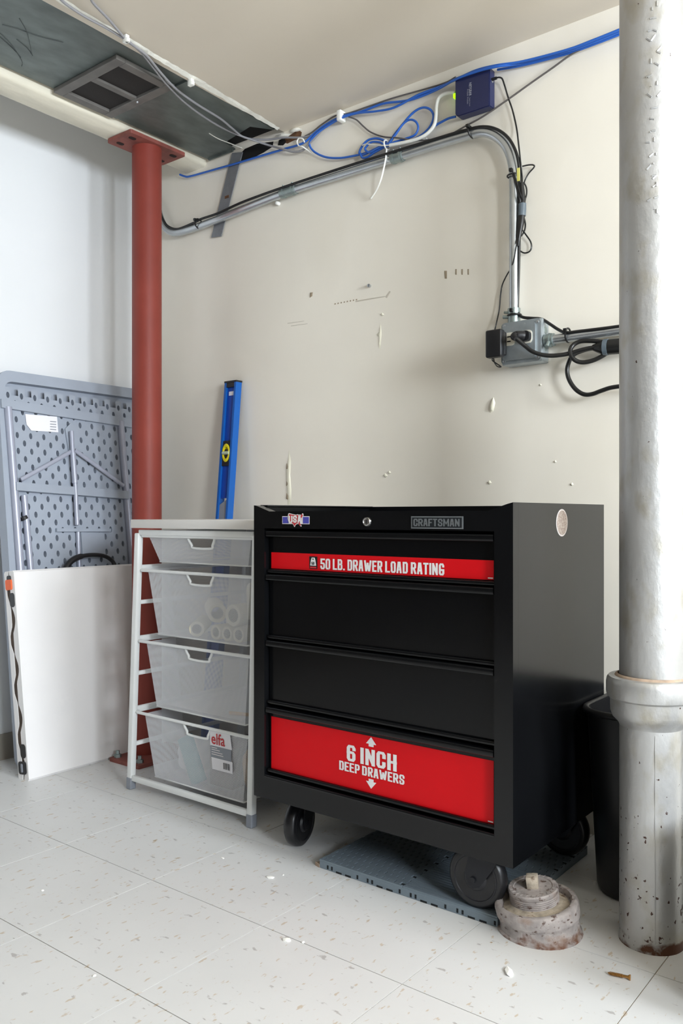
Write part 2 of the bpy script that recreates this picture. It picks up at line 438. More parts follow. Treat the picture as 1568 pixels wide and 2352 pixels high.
def font_text(bm, txt, fn, u0, u1, v0, v1, bold=0.0):
    cu = bpy.data.curves.new('print', 'FONT'); cu.body = txt; cu.offset = bold; cu.resolution_u = 3
    o = bpy.data.objects.new('print', cu); COL.objects.link(o)
    dg = bpy.context.evaluated_depsgraph_get()
    me = bpy.data.meshes.new_from_object(o.evaluated_get(dg))
    xs = [v.co.x for v in me.vertices]; ys = [v.co.y for v in me.vertices]
    ax, bx, ay, by = min(xs), max(xs), min(ys), max(ys)
    vs = [bm.verts.new(fn(u0 + (v.co.x-ax)/(bx-ax)*(u1-u0), v0 + (v.co.y-ay)/(by-ay)*(v1-v0))) for v in me.vertices]
    for p in me.polygons:
        try: bm.faces.new([vs[i] for i in p.vertices])
        except ValueError: pass
    bpy.data.objects.remove(o); bpy.data.curves.remove(cu); bpy.data.meshes.remove(me)

# ================================================================== STRUCTURE
def struct(name, bm, mt, smooth=None, **k): return obj(name, bm, mt, None, smooth, kind='structure', **k)
b = BM(); box(b, XL-0.1, XR+0.1, YFR-0.1, YB+0.1, -0.12, -0.0016)
floor = struct('floor', b, M['grout'], label='worn white vinyl tile floor with tan flecks', org=(0, 0, 0))
TX0, TPX, TY0, TPY, G = -1.468, 0.330, 0.894, 0.300, 0.0009
full = None
for i in range(-4, 12):
    for j in range(-8, 5):
        x0, x1 = TX0+i*TPX+G, TX0+(i+1)*TPX-G; y0, y1 = TY0+j*TPY+G, TY0+(j+1)*TPY-G
        cx0, cx1, cy0, cy1 = max(x0, XL), min(x1, XR), max(y0, -1.5), min(y1, YB)
        if cx1-cx0 < 0.01 or cy1-cy0 < 0.01: continue
        whole = (cx0, cx1, cy0, cy1) == (x0, x1, y0, y1)
        if whole and full is not None:
            o = full.copy(); COL.objects.link(o); o.location = ((x0+x1)/2, (y0+y1)/2, 0); o.parent = floor
            continue
        b = BM(); mx, my = (cx0+cx1)/2, (cy0+cy1)/2
        box(b, cx0-mx, cx1-mx, cy0-my, cy1-my, -0.003, 0.0)
        me = mesh_from(b, 'tile', (0, 0, 0), None); me.materials.append(M['tile'])
        o = bpy.data.objects.new('tile', me); COL.objects.link(o); o.parent = floor; o.location = (mx, my, 0)
        if whole: full = o
b = BM(); box(b, XL-0.1, XR+0.1, YB, YB+0.1, 0, 2.45); wall_back = struct('wall_back', b, M['wall'], label='cream painted back wall behind the tool cabinet')
b = BM(); box(b, XL-0.1, XL, YFR-0.1, 0.75, 0, 2.45); struct('wall_left', b, M['wall_dark'])
b = BM(); box(b, XL-0.1, XL, 0.75, YB, 0, 2.45); struct('wall_left', b, M['wall_white'], label='white painted side wall behind the grey table')
b = BM()
ys = sorted([YFR-0.1, YB] + [w for q in WIN_R for w in q[:2]])
for k in range(len(ys)-1):
    y0, y1 = ys[k], ys[k+1]
    hit = [q for q in WIN_R if abs(q[0]-y0) < 1e-6 and abs(q[1]-y1) < 1e-6]
    if hit:
        box(b, XR, XR+0.1, y0, y1, 0, hit[0][2]); box(b, XR, XR+0.1, y0, y1, hit[0][3], 2.45)
    else: box(b, XR, XR+0.1, y0, y1, 0, 2.45)
struct('wall_right', b, M['wall_dim'])
b = BM(); box(b, XL, XR, YFR-0.1, YFR, 0, 2.45); struct('wall_front', b, M['wall_dim'])
for n, (y0, y1, z0, z1) in enumerate(WIN_R):
    b = BM(); t = 0.03
    for a in (y0, y1-t): box(b, XR+0.03, XR+0.07, a, a+t, z0, z1)
    for a in (z0, z1-t): box(b, XR+0.03, XR+0.07, y0+t, y1-t, a, a+t)
    struct('window_%d' % (n+1), b, M['whitemetal'])
# ceiling: main slab right of the duct, higher slab over the duct and the bay by the left wall
DX0, DX1 = -2.208, -1.862
b = BM()
n = 26
prof = [(-1.852 + 0.0045*math.sin(k*1.7) + random.uniform(-.004, .004) + (0.055*(1-k/n) if k < n else 0), YFR + (YB-YFR)*k/n) for k in range(n+1)]
prism(b, prof + [(XR+0.1, YB), (XR+0.1, YFR)], lambda u, v, w: V(u, v, w), ZC, ZC+0.3)
ceiling = struct('ceiling', b, M['ceiling'], label='cream painted low ceiling right of the metal duct')
b = BM(); box(b, XL-0.1, -1.8, YFR-0.1, YB, 2.36, 2.46); struct('ceiling', b, M['wall'])
b = BM(); box(b, XL, XL+0.006, YFR, YB, 0, 0.085); struct('baseboard_left', b, M['baseboard'], label='low grey vinyl baseboard along the white side wall')
# rough plaster lip where the ceiling meets the duct
b = BM(); N = 420; A = []
ph = [random.uniform(0, 6.28) for _ in range(8)]
def rough(t, k): return sum(math.sin(t*fq + ph[(i_+k) % 8])/(1+i_*.6) for i_, fq in enumerate((9, 23, 51, 97, 180)))/3.0
for k in range(N+1):
    y = 0.6 + (YB-0.03-0.6)*k/N; xc = -1.8 - 0.055*(y-1.05)/1.0
    a = 0.009 + 0.006*rough(y, 0); z = ZC-0.003-0.004*abs(rough(y, 2))
    A.append([b.verts.new((xc-a-0.006, y, ZC+0.008)), b.verts.new((xc-a*.5+.003*rough(y, 4), y, z)), b.verts.new((xc+a*.6, y, z+0.002)), b.verts.new((xc+a+0.006, y, ZC+0.001))])
for k in range(N):
    for q in range(3): b.faces.new((A[k][q], A[k][q+1], A[k+1][q+1], A[k+1][q]))
struct('trim_1', b, M['plaster'], label='crumbling white plaster edge between ceiling and metal duct', org=(-1.85, 1.3, ZC-0.01))
# plastered beam over the red column
b = BM(); N = 60; rows = []
for k in range(N+1):
    y = YFR + (YB-YFR)*k/N
    j1, j2, j3 = (random.uniform(-.003, .003) for _ in range(3))
    rows.append([b.verts.new(p) for p in ((-2.335, y, 2.36), (-2.335+j1, y, 2.050), (-2.322+j2, y, 2.042), (-2.232+j3, y, 2.043), (-2.222+j1, y, 2.052), (-2.222, y, 2.36))])
for k in range(N):
    for q in range(5): b.faces.new((rows[k][q], rows[k][q+1], rows[k+1][q+1], rows[k+1][q]))
b.faces.new(rows[0]); b.faces.new(rows[-1][::-1])
struct('trim_2', b, M['beam'], smooth=50, label='cream plastered beam resting on the red column', org=(-2.28, 0, 2.04))

# marks, drips and chips on the back wall (parts of the wall)
def wall_blob(name, pts, off, mt):
    b = BM(); ws = [W(x, y, 0.0) for x, y in pts]
    c = sum(ws, Vector())/len(ws)
    ring = [b.verts.new(p) for p in ws]; top = b.verts.new(c + V(0, -off, 0))
    mid = [b.verts.new(c.lerp(p, .6) + V(0, -off*.9, 0)) for p in ws]
    n = len(ring)
    for i in range(n):
        b.faces.new((ring[i], ring[(i+1) % n], mid[(i+1) % n], mid[i])); b.faces.new((mid[i], mid[(i+1) % n], top))
    return obj(name, b, mt, wall_back, smooth=60)
wall_blob('paint_drip', [(874, 742), (876, 765), (874, 800), (870, 800), (872, 775), (864, 768), (871, 762)], .002, M['drip'])
wall_blob('paint_drip', [(664, 1032), (668, 1060), (666, 1090), (669, 1125), (668, 1158), (661, 1160), (658, 1125), (656, 1080), (660, 1060)], .003, M['drip'])
for y in (1072, 1110, 1140): wall_blob('paint_chip', [(658, y-8), (664, y-3), (663, y+9), (657, y+6)], .003, M['mark'])
wall_blob('paint_chip', [(1133, 912), (1137, 925), (1133, 945), (1126, 948), (1124, 938), (1128, 925)], .006, M['drip'])
wall_blob('wall_mark', [(1020, 622), (1026, 622), (1026, 640), (1021, 640)], .001, M['mark'])
for x in (1047, 1061, 1075): wall_blob('wall_mark', [(x-1.5, 618), (x+1.5, 618), (x+1.5, 631), (x-1.5, 631)], .001, M['mark'])
wall_blob('wall_mark', [(712, 672), (718, 671), (717, 680), (711, 684)], .002, M['mark'])
for x in range(768, 818, 7): wall_blob('wall_mark', [(x, 697-(x-768)*.2), (x+3, 696-(x-768)*.2), (x+3, 699-(x-768)*.2), (x, 700-(x-768)*.2)], .001, M['mark'])
wall_blob('wall_scuff', [(816, 691), (850, 685), (884, 680), (884, 682), (850, 688), (816, 694)], .0006, M['markgrey'])
wall_blob('wall_scuff', [(884, 682), (894, 668), (897, 670), (888, 685)], .0006, M['markgrey'])
for (x, y) in ((660, 742), (668, 748)): wall_blob('wall_scuff', [(x, y), (x+38, y-5), (x+38, y-4), (x, y+1.5)], .0004, M['markgrey'])
for (x, y, s) in ((885, 1092, 5), (894, 1085, 4), (1124, 1108, 5), (1313, 1112, 4), (1275, 1060, 3), (1241, 884, 3), (878, 722, 4)):
    wall_blob('paint_chip', [(x-s, y), (x, y-s), (x+s, y+1), (x, y+s)], .003, M['drip'])
# broken plaster hole above the cables
wall_blob('plaster_hole', [(655, 318), (672, 306), (684, 296), (693, 304), (690, 318), (676, 322), (660, 330), (648, 326)], .004, M['rust'])
wall_blob('wall_hole', [(543, 379), (546, 360), (562, 342), (590, 330), (628, 325), (626, 337), (606, 350), (575, 366)], .0012, M['void'])
wall_blob('plaster_hole', [(640, 322), (652, 316), (660, 324), (650, 334), (638, 334)], .006, M['void'])
for q in ([(632, 312), (650, 306), (668, 308), (660, 316), (640, 320)], [(664, 300), (682, 292), (694, 297), (684, 303), (668, 307)]):
    wall_blob('plaster_crumb', q, .008, M['plaster'])
b = BM(); p = W(850, 657, 0); lathe(b, [(.001, 0), (.004, 0), (.005, .008), (.0045, .010), (.001, .0105)], 12, MTX(p, (0, -1, 0)))
obj('wall_screw', b, M['zincplate'], None, 40, label='small loose screw sticking out of the middle of the cream wall', cat='screw', org=p)
p = W(640, 468, 0); b = BM(); lathe(b, [(.001, 0), (.007, 0), (.006, .012), (.001, .014)], 10, MTX(p, (0, -1, 0)))
obj('wall_anchor', b, M['clip'], None, 40, label='small white wall anchor just under the long conduit', cat='anchor', org=p)

# ================================================================== AIR DUCT above
duct = thing('air_duct', (-2.03, 1.3, 2.062), 'dull grey galvanized air duct running along the ceiling', 'duct')
ZD = 2.066
SEAM = 1.665
def duct_panel(poly, z):
    b = BM(); prism(b, poly, lambda u, v, w: V(u, v, w), z, z+0.004); return obj('duct_panel', b, M['galv'], duct)
duct_panel([(DX0, YFR+0.02), (-1.79, YFR+0.02), (-1.81, 1.1), (DX1+0.02, SEAM), (DX0, SEAM)], ZD)
duct_panel([(DX0, SEAM-0.012), (DX1+0.02, SEAM-0.012), (DX1-0.008, 2.02), (-1.915, 1.955), (-2.062, 1.985), (-2.075, 2.046), (DX0, 2.046)], ZD-0.005)
b = BM(); box(b, DX0, DX1+0.012, SEAM-0.030, SEAM-0.013, ZD-0.007, ZD-0.0005); obj('duct_seam', b, M['galv'], duct)
b = BM(); box(b, DX0, DX1, YFR+0.05, YB-0.002, ZD+0.014, ZD+0.018); box(b, DX0-0.013, DX0, YFR+.05, YB-.002, ZD+.010, ZD+.03); obj('cavity_shade', b, M['void'], duct)  # black sheet stands in for the shade above the duct and beside the beam
b = BM()
for (x0, x1, y0, y1) in ((-2.2, -2.08, 2.036, 2.042),): box(b, x0, x1, y0, y1, ZD-0.012, ZD-0.005)
obj('end_flange', b, M['galv'], duct)
reg = BM(); x0, x1, y0, y1 = -2.205, -1.905, 1.425, 1.632; fw = 0.030
zf0, zf1 = ZD-0.014, ZD-0.001
for (a0, a1, c0, c1) in ((x0, x1, y0, y0+fw), (x0, x1, y1-fw, y1), (x0, x0+fw, y0+fw, y1-fw), (x1-fw, x1, y0+fw, y1-fw)): box(reg, a0, a1, c0, c1, zf0, zf1, .002)
register = obj('vent_register', reg, M['grille'], duct, label='brown-grey framed vent grille')
xm = (x0+x1)/2
b = BM(); box(b, xm-.011, xm+.011, y0+fw-.002, y1-fw+.002, zf0+.002, zf1, .001); obj('crossbar', b, M['grille'], register)
for (a0, a1) in ((x0+fw-.002, xm-.010), (xm+.010, x1-fw+.002)):
    b = BM(); box(b, a0, a1, y0+fw-.002, y1-fw+.002, zf1-.004, zf1-.001); obj('screen', b, M['screen'], register)
b = BM(); lathe(b, [(.001, 0), (.004, 0), (.003, .003), (.001, .004)], 10, MTX((xm, y1-fw+.012, zf0), (0, 0, -1))); obj('screw', b, M['zincplate'], register)
for pts in ([(5, 57), (40, 66), (62, 74), (95, 85), (145, 97)], [(44, 42), (58, 66), (66, 90), (73, 125)], [(0, 76), (28, 105), (50, 140), (50, 152)], [(38, 90), (62, 110), (75, 128)], [(0, 85), (30, 112), (48, 132)]):
    b = BM(); tube(b, catmull([Cz(x, y, ZD-.0004) for x, y in pts], 5), .0016, 5, flat=.4); obj('scratch_mark', b, M['scribble'], duct)
b = BM(); tube(b, catmull([Cz(x, y, ZD-.006) for x, y in ((480, 306), (500, 318), (530, 330), (560, 342))], 4), .002, 5, flat=.5); obj('scratch_mark', b, M['plaster'], duct)

# ================================================================== RED COLUMN
PX, PY, PR = -2.252, 1.808, 0.0487
colm = thing('steel_column', (PX, PY, 0), 'red oxide painted round steel column with flange plates', 'column')
b = BM(); lathe(b, [(PR, 0.012), (PR, 2.030)], 48, MTX((PX, PY, 0))); obj('post', b, M['redpaint'], colm, 40)
b = BM(); prism(b, rrect(-2.315, -2.192, 1.695, 1.925, .006, 2), lambda u, v, w: V(u, v, w), 2.028, 2.040)
tp = obj('top_plate', b, M['redplate'], colm)
for (x, y) in ((-2.285, 1.725), (-2.222, 1.725), (-2.285, 1.895), (-2.222, 1.895)):
    b = BM(); prism(b, rrect(x-.008, x+.008, y-.013, y+.013, .007, 3), lambda u, v, w: V(u, v, w), 2.0268, 2.029); obj('bolt_slot', b, M['darkhole'], tp)
b = BM(); prism(b, rrect(-2.292, -2.14, 1.685, 1.93, .006, 2), lambda u, v, w: V(u, v, w), 0, .012); bp_ = obj('base_plate', b, M['redplate'], colm)
for (x, y) in ((-2.272, 1.705), (-2.165, 1.71)):
    b = BM(); lathe(b, [(.012, .012), (.012, .022), (.006, .023), (.006, .034), (.001, .035)], 6, MTX((x, y, 0))); obj('anchor_bolt', b, M['emt_fit'], bp_)

# ================================================================== CONDUITS AND BOX
def ring_at(bm, p, d, r, w, seg=16): d = Vector(d).normalized(); tube(bm, [Vector(p)-d*w/2, Vector(p)+d*w/2], r, seg)
cond = thing('metal_conduit', W(1180, 560, .02), 'long galvanized conduit bending down the cream wall to the box', 'conduit')
cpx = [(352, 452), (362, 478), (371, 507), (383, 527), (403, 535), (440, 526), (500, 504), (560, 480), (660, 441), (800, 396), (912, 361), (1000, 333), (1068, 313), (1105, 304), (1133, 310), (1156, 328), (1170, 352), (1178, 385), (1180, 430), (1180, 560), (1180, 650), (1180, 738)]
cpts = catmull([W(x, y, .022) for x, y in cpx], 6)
b = BM(); tube(b, cpts, .0128, 16); obj('conduit_pipe', b, M['emt'], cond, 60)
for (x, y, x2, y2) in ((646, 445, 680, 434), (900, 365, 926, 357)):
    b = BM(); p, q = W(x, y, .022), W(x2, y2, .022); d = (q-p).normalized()
    tube(b, [p, q], .0158, 16)
    for t_ in (.2, .8):
        m = p.lerp(q, t_); ring_at(b, m, d, .0172, .006)
        rod(b, m + V(0, -.004, .012), m + V(0, -.006, .023), .0036, 8)
    obj('coupling', b, M['emt_fit'], cond, 50)
p = W(1180, 742, .022); b = BM()
tube(b, [p+V(0, 0, .038), p+V(0, 0, -.006)], .0165, 16); rod(b, p+V(-.01, -.008, .016), p+V(-.026, -.012, .017), .005, 8); rod(b, p+V(-.012, -.006, .028), p+V(-.024, -.010, .03), .0035, 8)
obj('connector', b, M['emt_fit'], cond, 50)
cond2 = thing('metal_conduit', W(1340, 770, .022), 'short level conduit between the outlet box and silver pipe', 'conduit')
b = BM(); tube(b, [W(1262, 781, .028), W(1300, 776, .026), W(1420, 759, .024), W(1580, 736, .024)], .0125, 16); obj('conduit_pipe', b, M['emt'], cond2, 60)
b = BM(); p, q = W(1252, 783, .028), W(1272, 780, .028); tube(b, [p, q], .0165, 16); tube(b, [W(1262, 781.5, .028), W(1266, 781, .028)], .0185, 16)
rod(b, p.lerp(q, .6)+V(0, -.012, -.006), p.lerp(q, .6)+V(0, -.022, -.02), .005, 8); obj('connector', b, M['emt_fit'], cond2, 50)

JX0, JX1, JZ0, JZ1, JY = -1.040, -0.926, 1.197, 1.309, 2.002
jb = thing('outlet_box', ((JX0+JX1)/2, YB, JZ0), 'square grey steel outlet box mounted on the cream wall', 'outlet box')
b = BM(); box(b, JX0, JX1, JY+.004, YB-.001, JZ0, JZ1, .004); obj('box_body', b, M['boxmetal'], jb, 40)
def FY(y): return lambda u, v, w=0: V(u, y-w, v)
b = BM(); prism(b, rrect(JX0+.001, JX1-.001, JZ0+.001, JZ1-.001, .010, 4), FY(JY+.004), 0, .0045)
prism(b, rrect(JX0+.008, JX1-.014, JZ0+.010, JZ1-.010, .008, 4), FY(JY), 0, .007)
obj('cover_plate', b, M['boxmetal'], jb, 35)
for (x, z) in ((JX0+.010, JZ1-.010), (JX1-.010, JZ1-.011), (JX1-.010, JZ0+.011), (JX0+.010, JZ0+.010)):
    b = BM(); lathe(b, [(.001, 0), (.0045, 0), (.004, .003), (.001, .004)], 10, MTX((x, JY, z), (0, -1, 0))); obj('screw', b, M['zincplate'], jb, 40)
OZ = 1.262
for x in (-1.012, -0.964):
    b = BM(); prism(b, rrect(x-.016, x+.016, OZ-.017, OZ+.017, .009, 4), FY(JY-.006), 0, .004); oc = obj('outlet_face', b, M['outlet'], jb)
    b = BM()
    for dz in (-.006, .006): box(b, x-.005, x+.005, JY-.0106, JY-.0099, OZ+dz-.0015, OZ+dz+.0015)
    obj('outlet_slot', b, M['blackprint'], oc)
b = BM(); lathe(b, [(.001, 0), (.003, 0), (.001, .0015)], 8, MTX((-.988, JY-.007, OZ), (0, -1, 0))); obj('screw', b, M['zincplate'], jb, 40)
for (z, x) in ((1.235, JX1), (1.28, JX1)):
    b = BM(); lathe(b, [(.001, 0), (.0095, 0), (.009, .0008), (.001, .001)], 16, MTX((JX1, 2.028, z), (1, 0, 0))); obj('knockout', b, M['emt_fit'], jb, 40)

# black wall adapter and its thin cord
ad = thing('power_adapter', (-1.045, 1.975, 1.213), 'black power adapter in the left socket, thin cord running to the switch', 'adapter')
ax0, ax1, az0, az1, ay0, ay1 = -1.062, -1.016, 1.213, 1.285, 1.955, 1.991
b = BM(); box(b, ax0, ax1, ay0, ay1-.012, az0, az1, .005, 3); obj('adapter_case', b, M['blackplastic'], ad, 50)
b = BM(); box(b, ax0+.003, ax1-.0005, ay1-.014, ay1, az0+.006, az1-.004, .004, 2); obj('adapter_base', b, M['blackplastic'], ad, 50)
def cable(bm, pts, r, seg=8, n=7): tube(bm, catmull([Vector(p) for p in pts], n), r, seg)
def wl(pxs, off=.012):
    out = []
    for q in pxs: out.append(W(q[0], q[1], q[2] if len(q) > 2 else off))
    return out
b = BM(); cable(b, [V(-1.048, 1.972, az0+.001), V(-1.049, 1.973, az0-.006)] + wl([(1150, 842, .07), (1141, 841, .06), (1134, 828, .04), (1131, 800, .03), (1133, 772, .025), (1139, 745, .02), (1146, 712, .015), (1149, 680, .012), (1153, 655, .01), (1163, 633, .012), (1174, 614, .03), (1181, 590, .042), (1185, 565, .04), (1188, 545, .03)]), .0018, 6)
obj('adapter_cord', b, M['blackcable'], ad, 60)
# thin cord bundled on the vertical conduit and up to the switch
cord = ad
b = BM(); cable(b, wl([(1130, 182, .018), (1142, 178, .018), (1152, 180, .016), (1158, 195, .012), (1166, 222, .01), (1177, 255, .01), (1186, 295, .012), (1191, 335, .03), (1195, 372, .03), (1198, 400, .025), (1199, 425, .025)]), .0022, 6); obj('cord_run', b, M['blackcable'], cord, 60)
b = BM(); rod(b, W(1126, 184, .018), W(1140, 179, .018), .0042, 8); obj('barrel_plug', b, M['blackplastic'], cord, 50)
for pts in ([(1199, 382, .02), (1213, 379, .015), (1224, 379, .012), (1226, 384, .012), (1214, 398, .012), (1206, 412, .014), (1202, 424, .02)],
            [(1203, 420, .015), (1208, 430, .012), (1209, 444, .012), (1205, 462, .015), (1202, 478, .02)],
            [(1203, 500, .02), (1206, 515, .012), (1204, 530, .012), (1197, 542, .02)],
            [(1197, 525, .02), (1208, 540, .012), (1218, 555, .01), (1220, 568, .01), (1215, 578, .01), (1203, 581, .012), (1191, 574, .02)],
            [(1180, 398, .042), (1186, 418, .042), (1192, 440, .04), (1200, 458, .03), (1203, 475, .025)],
            [(1177, 400, .042), (1184, 425, .042), (1189, 445, .04), (1196, 465, .03)]):
    b = BM(); cable(b, wl(pts), .0021, 6); obj('cord_loop', b, M['blackcable'], cord, 60)
b = BM(); cable(b, wl([(1197, 425, .026), (1198, 450, .024), (1198, 480, .024), (1196, 510, .026), (1192, 540, .03), (1190, 565, .03)]), [.006]*1 or .008, 8) if False else tube(b, catmull(wl([(1197, 420, .026), (1199, 450, .024), (1199, 480, .024), (1196, 512, .026), (1192, 540, .03), (1189, 565, .03)]), 6), [.006+.003*math.sin(min(1, k/12)*math.pi/2)-.006*max(0, (k-18)/12) for k in range(31)], 8)
obj('cord_bundle', b, M['blackcable'], cord, 60)
b = BM(); tube(b, [W(1199, 468, .024), W(1199, 482, .024), W(1198, 496, .024)], .0105, 10); obj('tape_wrap', b, M['tape'], cord, 60)
b = BM(); box(b, W(1186, 402, .04).x, W(1192, 402, .04).x, YB-.0385, YB-.0365, W(1186, 416, .04).z, W(1186, 386, .04).z); obj('cord_tag', b, M['yellowtag'], cord)
# heavier black cable following the conduit
bc = thing('black_cable', W(800, 380, .03), 'black cable tied along the top of the long conduit', 'cable')
b = BM(); cable(b, wl([(356, 455, .03), (366, 480, .03), (376, 507, .03), (388, 521, .03), (408, 526, .03), (440, 514, .03), (462, 503, .032), (500, 490, .034), (560, 463, .034), (660, 427, .036), (800, 381, .034), (912, 346, .036), (1000, 319, .034), (1068, 299, .034), (1108, 291, .034), (1140, 297, .034), (1166, 316, .034), (1183, 345, .034), (1191, 378, .03), (1193, 420, .024), (1192, 480, .022), (1192, 560, .022), (1190, 640, .022), (1188, 705, .022), (1191, 722, .026), (1202, 729, .03), (1222, 731, .03), (1243, 733, .03), (1262, 744, .03), (1282, 757, .03), (1300, 764, .036), (1330, 761, .036), (1380, 755, .036), (1425, 749, .034), (1580, 727, .034)]), .0042, 8)
obj('cable_run', b, M['blackcable'], bc, 60)
def tie(bm, p, d, r):
    d = Vector(d).normalized(); a = d.orthogonal().normalized(); c = d.cross(a)
    tube(bm, [Vector(p)+(a*math.cos(k*math.pi/8)+c*math.sin(k*math.pi/8))*r for k in range(16)], .0024, 6, closed=True)
for (x, y, dx, off) in ((456, 514, (1, 0, .05), .026), (1081, 303, (1, 0, .2), .026), (1180, 404, (0, 0, 1), .026), (1181, 724, (0, 0, 1), .026), (1304, 770, (1, 0, -.05), .028)):
    b = BM(); p = W(x, y, off); tie(b, p, dx, .0175); box(b, p.x-.004, p.x+.004, p.y-.022, p.y-.013, p.z+.006, p.z+.014); obj('cable_tie', b, M['blackcable'], bc, 60)
# thick black power cord coiled right of the box
pc = thing('extension_cord', W(1340, 820, .03), 'thick black power cord coiled beside the box and hanging down', 'cord')
b = BM(); c0 = V(-.964, JY-.010, OZ); prism(b, rrect(c0.x-.015, c0.x+.015, OZ-.013, OZ+.013, .009, 4), FY(JY-.010), 0, .014)
tube(b, catmull([c0+V(0, -.012, 0), c0+V(-.008, -.020, .001), c0+V(-.016, -.026, 0), c0+V(-.016, -.034, -.004), c0+V(-.008, -.038, -.010)], 5), [.0125, .0125, .0125, .0125, .012, .012, .012, .012, .012, .0118, .0115, .011, .011, .0105, .010, .0095, .009, .0085, .008, .0075, .007], 10)
obj('plug', b, M['blackplastic'], pc, 55)
b = BM(); cable(b, [c0+V(-.012, -.036, -.007)] + wl([(1206, 795, .08), (1220, 806, .075), (1240, 814, .068), (1264, 817, .06), (1290, 815, .052), (1310, 811, .046), (1335, 804, .042), (1360, 799, .038), (1392, 797, .036)]), .0056, 10); obj('cord_run', b, M['blackcable'], pc, 60)
b = BM(); cable(b, wl([(1398, 790, .03), (1378, 785, .032), (1355, 783, .034), (1333, 784, .036), (1318, 791, .04), (1310, 802, .046), (1310, 814, .05), (1316, 824, .05), (1328, 831, .045), (1344, 832, .04), (1364, 827, .036), (1384, 817, .034), (1400, 806, .032)]), .0056, 10); obj('cord_loop', b, M['blackcable'], pc, 60)
b = BM(); cable(b, wl([(1400, 800, .03), (1360, 800, .026), (1330, 808, .03), (1314, 818, .034), (1306, 832, .034), (1302, 850, .034), (1305, 868, .034), (1314, 885, .034), (1326, 898, .034), (1342, 906, .034), (1360, 905, .034), (1382, 897, .034), (1405, 890, .034), (1440, 886, .034), (1500, 884, .034)]), .0056, 10); obj('cord_tail', b, M['blackcable'], pc, 60)
b = BM(); tube(b, catmull(wl([(1360, 798, .036), (1385, 798, .036), (1410, 796, .036), (1460, 792, .036)]), 4), [.007, .009, .012, .015, .018, .019, .019, .019, .019, .019, .018, .017, .016], 10, flat=.7); obj('cord_bundle', b, M['blackcable'], pc, 60)
b = BM(); tube(b, [W(1386, 798, .036), W(1396, 797, .036)], .0205, 12, flat=.75); obj('tape_wrap', b, M['tape'], pc, 60)

# ================================================================== NETWORK SWITCH AND CABLES
SX0, SX1, SZ0, SZ1, SY = -1.190, -1.083, 1.903, 2.008, 2.020
sw = thing('network_switch', ((SX0+SX1)/2, YB, SZ0), 'small navy blue network switch mounted high on the wall', 'network switch')
b = BM(); prism(b, [(SX0+.008, SZ0), (SX1, SZ0), (SX1, SZ1), (SX0, SZ1), (SX0, SZ0+.008)], FY(YB-.001), 0, YB-.001-SY)
bmesh.ops.bevel(b, geom=b.edges[:], offset=.002, segments=2, affect='EDGES'); obj('switch_case', b, M['switch'], sw, 40)
fy = FY(SY-.0004)
rot = lambda cx, cz: (lambda u, v: V(cx + v, SY-.0004, cz - u))
b = BM(); font_text(b, 'NETGEAR', rot(-1.142, 1.984), 0, .036, -.004, .004, .02); obj('lettering', b, M['print_grey'], sw)
b = BM()
for (cx, u0, u1) in ((-1.150, .016, .034), (-1.150, .038, .056), (-1.144, .040, .064)): font_text(b, 'Gigabit Switch' if cx > -1.149 else 'ProSafe', rot(cx, 1.984), u0, u1, -.002, .002)
obj('small_print', b, M['print_grey'], sw)
b = BM(); box(b, SX0-.009, SX0+.001, SY+.003, SY+.020, 1.960, 1.973, .002); obj('link_light', b, M['led'], sw)
for k in range(5):
    z = SZ0+.014+k*.018; b = BM(); box(b, SX0-.001, SX0+.001, SY+.006, SY+.019, z, z+.013); obj('port', b, M['blackprint'], sw)
b = BM(); lathe(b, [(.001, 0), (.005, 0), (.005, .001), (.001, .0012)], 12, MTX((SX1, SY+.014, 1.975), (1, 0, 0))); obj('power_jack', b, M['zincplate'], sw)

G_C = 'blue network cables'
def wire(name, pts, r, mt, label, cat, group=None, off=.012, n=7, seg=8):
    b = BM(); tube(b, catmull(wl(pts, off), n), r, seg)
    return obj(name, b, M[mt], None, 60, label=label, cat=cat, group=group)
wire('network_cable', [(1580, 8, .02), (1425, 72, .02), (1360, 98, .02), (1300, 119, .016), (1200, 145, .012), (1140, 153, .036), (1095, 164, .038), (1046, 182, .034), (1000, 207, .01), (940, 230, .01), (880, 238, .01), (830, 256, .01), (784, 268, .016), (750, 285, .012), (722, 306, .012), (695, 329, .016), (650, 343, .012), (600, 358, .012), (540, 376, .012), (480, 393, .012), (436, 405, .012), (424, 405, .012), (413, 401, .014)], .0036, 'bluecable', 'longest blue cable, running the whole ceiling line down to the beam', 'cable', G_C)
wire('network_cable', [(1580, 16, .014), (1425, 78, .014), (1360, 103, .014), (1300, 124, .01), (1200, 150, .008), (1142, 160, .008)], .0034, 'bluecable', 'lowest blue cable of the bundle right of the switch', 'cable', G_C)
wire('network_cable', [(1580, 3, .027), (1425, 67, .027), (1360, 93, .026), (1300, 115, .022), (1200, 141, .020), (1140, 150, .030), (1092, 162, .030), (1044, 184, .022), (1010, 199, .014), (960, 218, .014), (905, 247, .014), (860, 256, .014), (820, 260, .014), (784, 271, .02), (752, 289, .016), (728, 306, .016), (714, 322, .014), (711, 334, .012), (722, 349, .012), (748, 361, .012), (780, 363, .012), (812, 358, .012), (838, 352, .014), (862, 343, .018)], .0034, 'bluecable', 'blue cable sagging in a wide loop left of the coil', 'cable', G_C)
